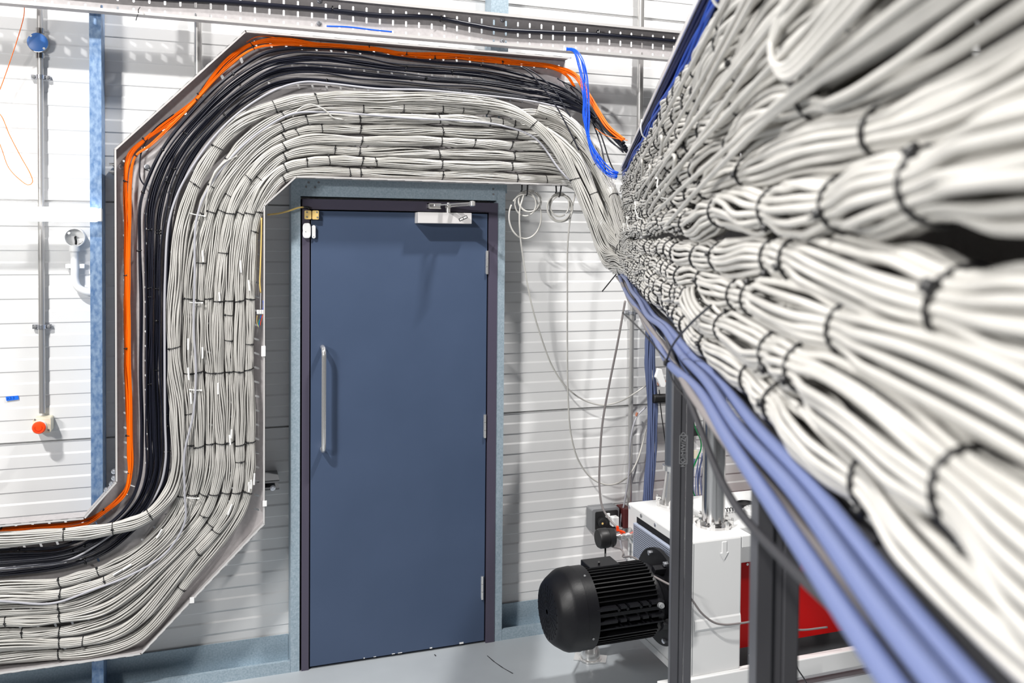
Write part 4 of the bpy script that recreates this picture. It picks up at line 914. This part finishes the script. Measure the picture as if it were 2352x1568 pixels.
eb = c0+Vector((.435, -.155, .035)); MB().lathe([(0, .012), (.03, .012), (.032, .008), (.045, .008)], eb, (-.2, -.9, .3), 12).build('drain_plug', M['grey'], mo, smooth='auto')
# motor and floor cables
tpz = zm+R_
wire('motor_cable', 'black cable from the valve cap to the motor terminal box', [v+Vector((-.135, 0, -.04)), v+Vector((-.16, -.05, -.09)), v+Vector((-.20, -.10, -.15)), Vector((c0.x+.24, ym+.02, zm+.172))], .0045, M['tie'])
wire('motor_cable', 'grey lead curving over the motor towards the strut post', [v+Vector((-.10, 0, -.045)), PX(1428, 1262, 1.75), PX(1432, 1272, 1.74), PX(1430, 1278, 1.74), PX(1450, 1278, 1.74), PX(1470, 1290, 1.73), PX(1490, 1315, 1.72), PX(1520, 1333, 1.74), PX(1546, 1346, 1.76), PX(1575, 1362, 1.80), P(1590, 1378, yf_-.05), P(1612, 1408, yf_-.05), P(1640, 1429, yf_-.05), P(1665, 1434, yf_-.05), P(1700, 1431, yf_-.05), P(1740, 1427, yf_-.05), P(1830, 1446, yf_-.06), P(1900, 1440, yf_-.06)], .0045, M['brown'])
wire('floor_lead', 'loop of thin dark lead hanging right of the nearest post', [P(1824, 1480, -1.1), P(1830, 1530, -1.1), P(1848, 1560, -1.1), P(1856, 1580, -1.1), P(1840, 1590, -1.1), P(1826, 1552, -1.1), P(1824, 1500, -1.1)], .003, M['dark'])

# ------------------------------------------------------------------ strut posts under the near run
def strut_post(l, lab, text=None):
    w = .041/2; base = T2(.190, 0, l); base.z = 0; top = 1.767
    o = thing('strut_post', lab, 'post', base, 'strut posts under the near cable run')
    U, V = TR, -TD; t = .0025; prof = []
    def q(u, v, z): return base+U*u+V*v+Vector((0, 0, z))
    mb = MB()
    def slab(u0, v0, u1, v1):
        mb.prism([q(u0, v0, 0), q(u1, v0, 0), q(u1, v1, 0), q(u0, v1, 0)], (0, 0, top))
    # closed web to the left/front with pressed grooves, open lips to the back right
    slab(-w, -w, -w+t, w); slab(-w, w-t, -.005, w); slab(.005, w-t, w, w); slab(-.005, w-t-.002, .005, w-.002)
    slab(w-t, -w, w, w); slab(-w, -w, -.010, -w+t); slab(.010, -w, w, -w+t)
    mb.build('channel', M['strut'], o, bevel=.0012)
    mb = MB(); mb.prism([q(-.04, -.04, 0), q(.04, -.04, 0), q(.04, .04, 0), q(-.04, .04, 0)], (0, 0, .006)); mb.build('foot_plate', M['strut'], o)
    mb = MB(); mb.prism([q(-w, -w, top), q(w+.03, -w, top), q(w+.03, w, top), q(-w, w, top)], (0, 0, .006)); mb.build('cap_plate', M['strut'], o)
    if text:
        zc = (P(1570, 1020, 0) and CAM.z-(1020-545)*l/FPX)
        X = Vector((0, 0, 1)); Y = -U; Z = V
        cu = bpy.data.curves.new('embossed_text', 'FONT'); cu.body = text; cu.size = .013; cu.extrude = .0005; cu.align_x = 'CENTER'; cu.align_y = 'CENTER'
        cu.materials.append(M['grey']); e = bpy.data.objects.new('embossed_text', cu); link(e, o)
        e.matrix_local = Matrix(((X.x, Y.x, Z.x, 0), (X.y, Y.y, Z.y, 0), (X.z, Y.z, Z.z, 0), (0, 0, 0, 1)))
        e.location = q(0.0, w-.0012, zc)-ORG[o]; text_mesh(e)
        fr = MB()
        for du in (-.0075, .0075): fr.prism([q(du-.0006, w-.001, zc-.028), q(du+.0006, w-.001, zc-.028), q(du+.0006, w+.0004, zc-.028), q(du-.0006, w+.0004, zc-.028)], (0, 0, .056))
        for dz in (-.028, .028): fr.prism([q(-.0075, w-.001, zc+dz), q(.0075, w-.001, zc+dz), q(.0075, w+.0004, zc+dz), q(-.0075, w+.0004, zc+dz)], (0, 0, .0012))
        fr.build('embossed_border', M['grey'], o)
    return o
strut_post(1.72, 'farther grey strut post with a pressed mark, beside the motor', 'KO/MW/ZO')
strut_post(.875, 'nearer dark strut post in front of the red panel')

# ------------------------------------------------------------------ near cable run
nt = thing('cable_tray', 'near steel cable tray rushing past at right, loaded with grey cables', 'cable tray', T2(.26, -.2, 2.0))
LN, LF = -0.25, 4.02
HT, HB, DF, DB = .325, -.165, .140, .245
slotted((T2(DB, HT, LN), T2(DB, HT, LF), T2(DB, HB, LF), T2(DB, HB, LN)), 70, [.10, .25, .40, .58, .75, .92], .009, .024).build('tray_plate', M['steel'], nt)
mb = MB().prism([T2(DF, HT, LN), T2(DF, HT, LF), T2(DB, HT, LF), T2(DB, HT, LN)], (0, 0, .0015)); f1 = mb.build('side_flange', M['steel'], nt)
MB().prism([T2(DF, HT+.0015, LN), T2(DF, HT+.0015, LF), T2(DF+.0025, HT+.0015, LF), T2(DF+.0025, HT+.0015, LN)], (0, 0, -.011)).build('rolled_edge', M['edge'], f1)
mb = MB().prism([T2(DF+.03, HB, LN), T2(DF+.03, HB, LF), T2(DB, HB, LF), T2(DB, HB, LN)], (0, 0, -.0015)); f2 = mb.build('side_flange', M['strut'], nt)
TREF = tuple(-TR)
NB = 10; hs = [.268, .226, .186, .145, .104, .068, .029, -.024, -.061, -.100, -.138]
nlab = ['topmost', 'second from the top', 'third from the top', 'fourth from the top', 'fifth from the top', 'sixth from the top, above the horizontal gap line', 'just above the dark slotted gap', 'just below the dark slotted gap', 'third from the bottom', 'second from the bottom', 'lowest, above the blue cables']
near_ties = {6: [.41, .56, .76, 1.05, 1.38], 7: [.39, .70, .78, 1.1, 1.3, 1.6], 8: [.55, .85, .95, 1.25, 1.5], 9: [.36, .62, .72, 1.0, 1.35], 10: [.50, .73, .84, 1.15, 1.4], 5: [.5, .9, 1.25], 4: [.62, 1.0, 1.3], 3: [.55, .92, 1.2], 2: [.66, .95, 1.25], 1: [.7, 1.02, 1.3], 0: [.85, 1.05, 1.35]}
for k, h in enumerate(hs):
    rng = random.Random(900+k); d0 = .166+rng.uniform(-.004, .006); R = .0222 if k not in (5,) else .017
    ct = []
    for i, l in enumerate(np.linspace(LF+.02, LN, 15)):
        ct.append(T2(d0+rng.uniform(-.005, .005), h+rng.uniform(-.006, .006), l))
    L = LF+.02-LN
    ls = list(near_ties[k]); l = ls[-1]
    while l < 3.9: l += rng.uniform(.10, .21); ls.append(l)
    ties = [LF+.02-q for q in ls if q < 1.15]; far = [LF+.02-q for q in ls if q >= 1.15]
    bundle('cable_bundle', 'grey cable bundle of the near run, '+nlab[k], 'grey cable bundles of the near run', ct, R, .0031, 16 if k != 5 else 12, M['cable'], TREF, ties, 700+k, squash=1.0, inner=4, waist=.80, belly=1.14, wob=.12, sides=10, ds=.011, tie_r=.0017, loose=.35, big=far)
# messy upper layer: loops turning back
def loop(ctrl, lab, r=.0031, m='cable', grp='loose loops over the near run'):
    wire('cable_loop', lab, [T2(*p) for p in ctrl], r, M[m], group=grp, sides=12, ds=.006)
for k, dz in enumerate((0, .007, .014)):
    loop([(.152, .262+dz, .20), (.146, .205+dz, .42), (.141, .172+dz, .60), (.134, .140+dz*.6, .655), (.131, .118-dz*.5, .60), (.134, .128-dz, .48), (.140, .155-dz, .30), (.146, .18-dz, .16)], ['highest', 'middle', 'lowest'][k]+' of three loose cables turning back in one big hairpin, top right')
for k, (l0, hh) in enumerate([(1.6, .19), (1.9, .16), (2.2, .20), (1.35, .13)]):
    loop([(.150, hh+.02, l0+.30), (.138, hh+.012, l0+.12), (.132, hh-.005, l0), (.138, hh-.022, l0+.10), (.150, hh-.03, l0+.3)], 'short cable hairpin on the upper near bundles, '+['second farthest', 'third nearest', 'farthest', 'nearest'][k]+' of four')
# long diagonal strands crossing the bundles
ORD = ['first', 'second', 'third', 'fourth', 'fifth', 'sixth', 'seventh', 'eighth', 'ninth', 'tenth', 'eleventh', 'twelfth', 'thirteenth', 'fourteenth', 'fifteenth', 'sixteenth', 'seventeenth', 'eighteenth', 'nineteenth']
for k in range(9):
    rng = random.Random(40+k); h0 = .19-.021*k; h1 = h0+rng.uniform(.04, .10); la, lb = 1.6+rng.uniform(-.3, 1.2), .25+rng.uniform(0, .6)
    wire('crossing_cable', ORD[k]+' grey cable from the top crossing diagonally over the upper near bundles', [T2(.150, h0, la+.3), T2(.138, h0+.1*(h1-h0), la), T2(.136+rng.uniform(-.003, .003), h0+.45*(h1-h0), la-.40*(la-lb)), T2(.136, h0+.8*(h1-h0), la-.78*(la-lb)), T2(.139, h1, lb), T2(.150, h1+.01, lb-.35)], .0031, M['cable'], group='cables crossing the near bundles', sides=10)
# blue cables in the top corner of the near tray
rng = random.Random(5)
top_blue = thing('blue_cable_row', 'row of deep blue cables under the top edge of the near tray', 'cable bundle', T2(.2, HT-.03, 2))
for k in range(26):
    d = .148+.0038*k; h = HT-.010-(.006 if k % 2 else 0)
    c, s = spline([T2(min(d, .24)+rng.uniform(-.001, .001), h+rng.uniform(-.002, .001), l) for l in np.linspace(LF+.02, LN, 12)], .02); sweep_obj('cable', c, .0030, 8, M['navy'], top_blue)
for k in range(4):
    off = rng.uniform(0, .012)
    pts = [T2(.150+off*.6+rng.uniform(-.002, .002), HT-.022-.010*((i+k) % 3)-off*.5, l) for i, l in enumerate(np.linspace(LF+.02, LN, 14))]
    wire('blue_cable', 'bright blue cable along the top of the near tray', pts, .0026, M['blue2'], group='bright blue cables along the near tray top')
for l_, lab in ((1.02, 'white tie around the blue cables, high in the near tray'), (2.35, 'white tie around the blue cables, halfway along the near tray')):
    mb = MB(); c, s = spline([T2(.138, HT-.002, l_), T2(.137, HT-.03, l_), T2(.145, HT-.048, l_+.01), T2(.165, HT-.055, l_+.02)], .006); mb.tube(c, .0022, 6); tag(mb.build('cable_tie', M['tiew'], None, smooth=True), lab, 'cable tie')
# a few white ties and black tie crosses on the near bundles
for i, (d, h, l) in enumerate([(.138, .125, 1.75), (.137, .105, 2.55), (.137, .075, 3.1), (.137, .055, 3.4)]):
    mb = MB(); a = T2(d, h, l); mb.obox(a, .0045, .0045, .0045); mb.tube([a, T2(d-.004, h-.02, l-.02), T2(d+.002, h-.045, l-.06), T2(d+.012, h-.05, l-.1)], .0016, 6)
    tag(mb.build('cable_tie', M['tiew'], None), ['nearest', 'second nearest', 'third nearest', 'farthest'][i]+' white tie with a loose tail on the near bundles', 'cable tie', 'white ties on the near bundles')
for k, (h, l0, l1, lab) in enumerate([(-.085, .80, 1.25, 'dark'), ]):
    wire('tie_strap', 'long black tie strap slung under the lowest near bundle', [T2(.138, -.075, .98), T2(.132, -.11, 1.12), T2(.125, -.165, 1.30), T2(.122, -.19, 1.34)], .0017, M['tie'], cat='cable tie')
    wire('tie_strap', 'black tie end reaching left from the knot under the near run', [T2(.122, -.19, 1.34), T2(.09, -.155, 1.42), T2(.06, -.13, 1.5)], .0014, M['tie'], cat='cable tie')
    mb = MB().obox(T2(.122, -.193, 1.335), .005, .005, .005); tag(mb.build('tie_knot', M['tie'], None, bevel=.003), 'black knot where two tie straps meet under the near run', 'cable tie')
    wire('tie_strap', 'black tie tail hanging right of the knot', [T2(.122, -.193, 1.335), T2(.128, -.215, 1.28), T2(.145, -.232, 1.22)], .0014, M['tie'], cat='cable tie')
# thick lavender and grey cables slung under the near run; dark ones behind added as shade between
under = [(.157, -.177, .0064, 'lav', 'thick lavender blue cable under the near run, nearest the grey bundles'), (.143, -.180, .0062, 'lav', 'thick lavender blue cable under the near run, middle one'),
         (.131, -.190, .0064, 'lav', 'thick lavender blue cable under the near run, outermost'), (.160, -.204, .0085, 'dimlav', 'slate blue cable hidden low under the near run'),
         (.145, -.206, .0080, 'brown', 'thick grey brown cable under the near run, below the blue ones'), (.130, -.198, .0050, 'brown', 'grey cable on the outer underside of the near run'),
         (.172, -.182, .0085, 'dark', 'dark thick cable added as shade under the near run, behind the blue ones'), (.185, -.200, .0085, 'dark', 'dark thick cable added as shade, deepest under the near run')]
for k, (d, h, r, m, lab) in enumerate(under):
    rng = random.Random(300+k); pts = []
    for i, l in enumerate([3.95, 3.6, 3.2, 2.8, 2.4, 2.0, 1.65, 1.35, 1.05, .8, .6, .4, .2, 0.0, -.2]):
        j = 1 if l > 1 else .5
        if k in (4, 5) and l < 1: d, h = under[k][0]+.035*(1-l), under[k][1]+.004
        pts.append(T2(d+rng.uniform(-.006, .006)*j, h+rng.uniform(-.009, .009)*j+(.02 if l > 3 else 0), l))
    wire('thick_cable', lab, pts, r, M[m], group='thick cables under the near run', sides=16)
wire('thick_cable', 'dark slack cable sagging below the near run across the strut posts', [T2(.150, -.18, 1.7), T2(.138, -.195, 1.4), T2(.135, -.217, 1.12), T2(.135, -.243, .82), T2(.141, -.226, .60), T2(.153, -.205, .42), T2(.166, -.188, .25)], .0040, M['dark'], sides=12)
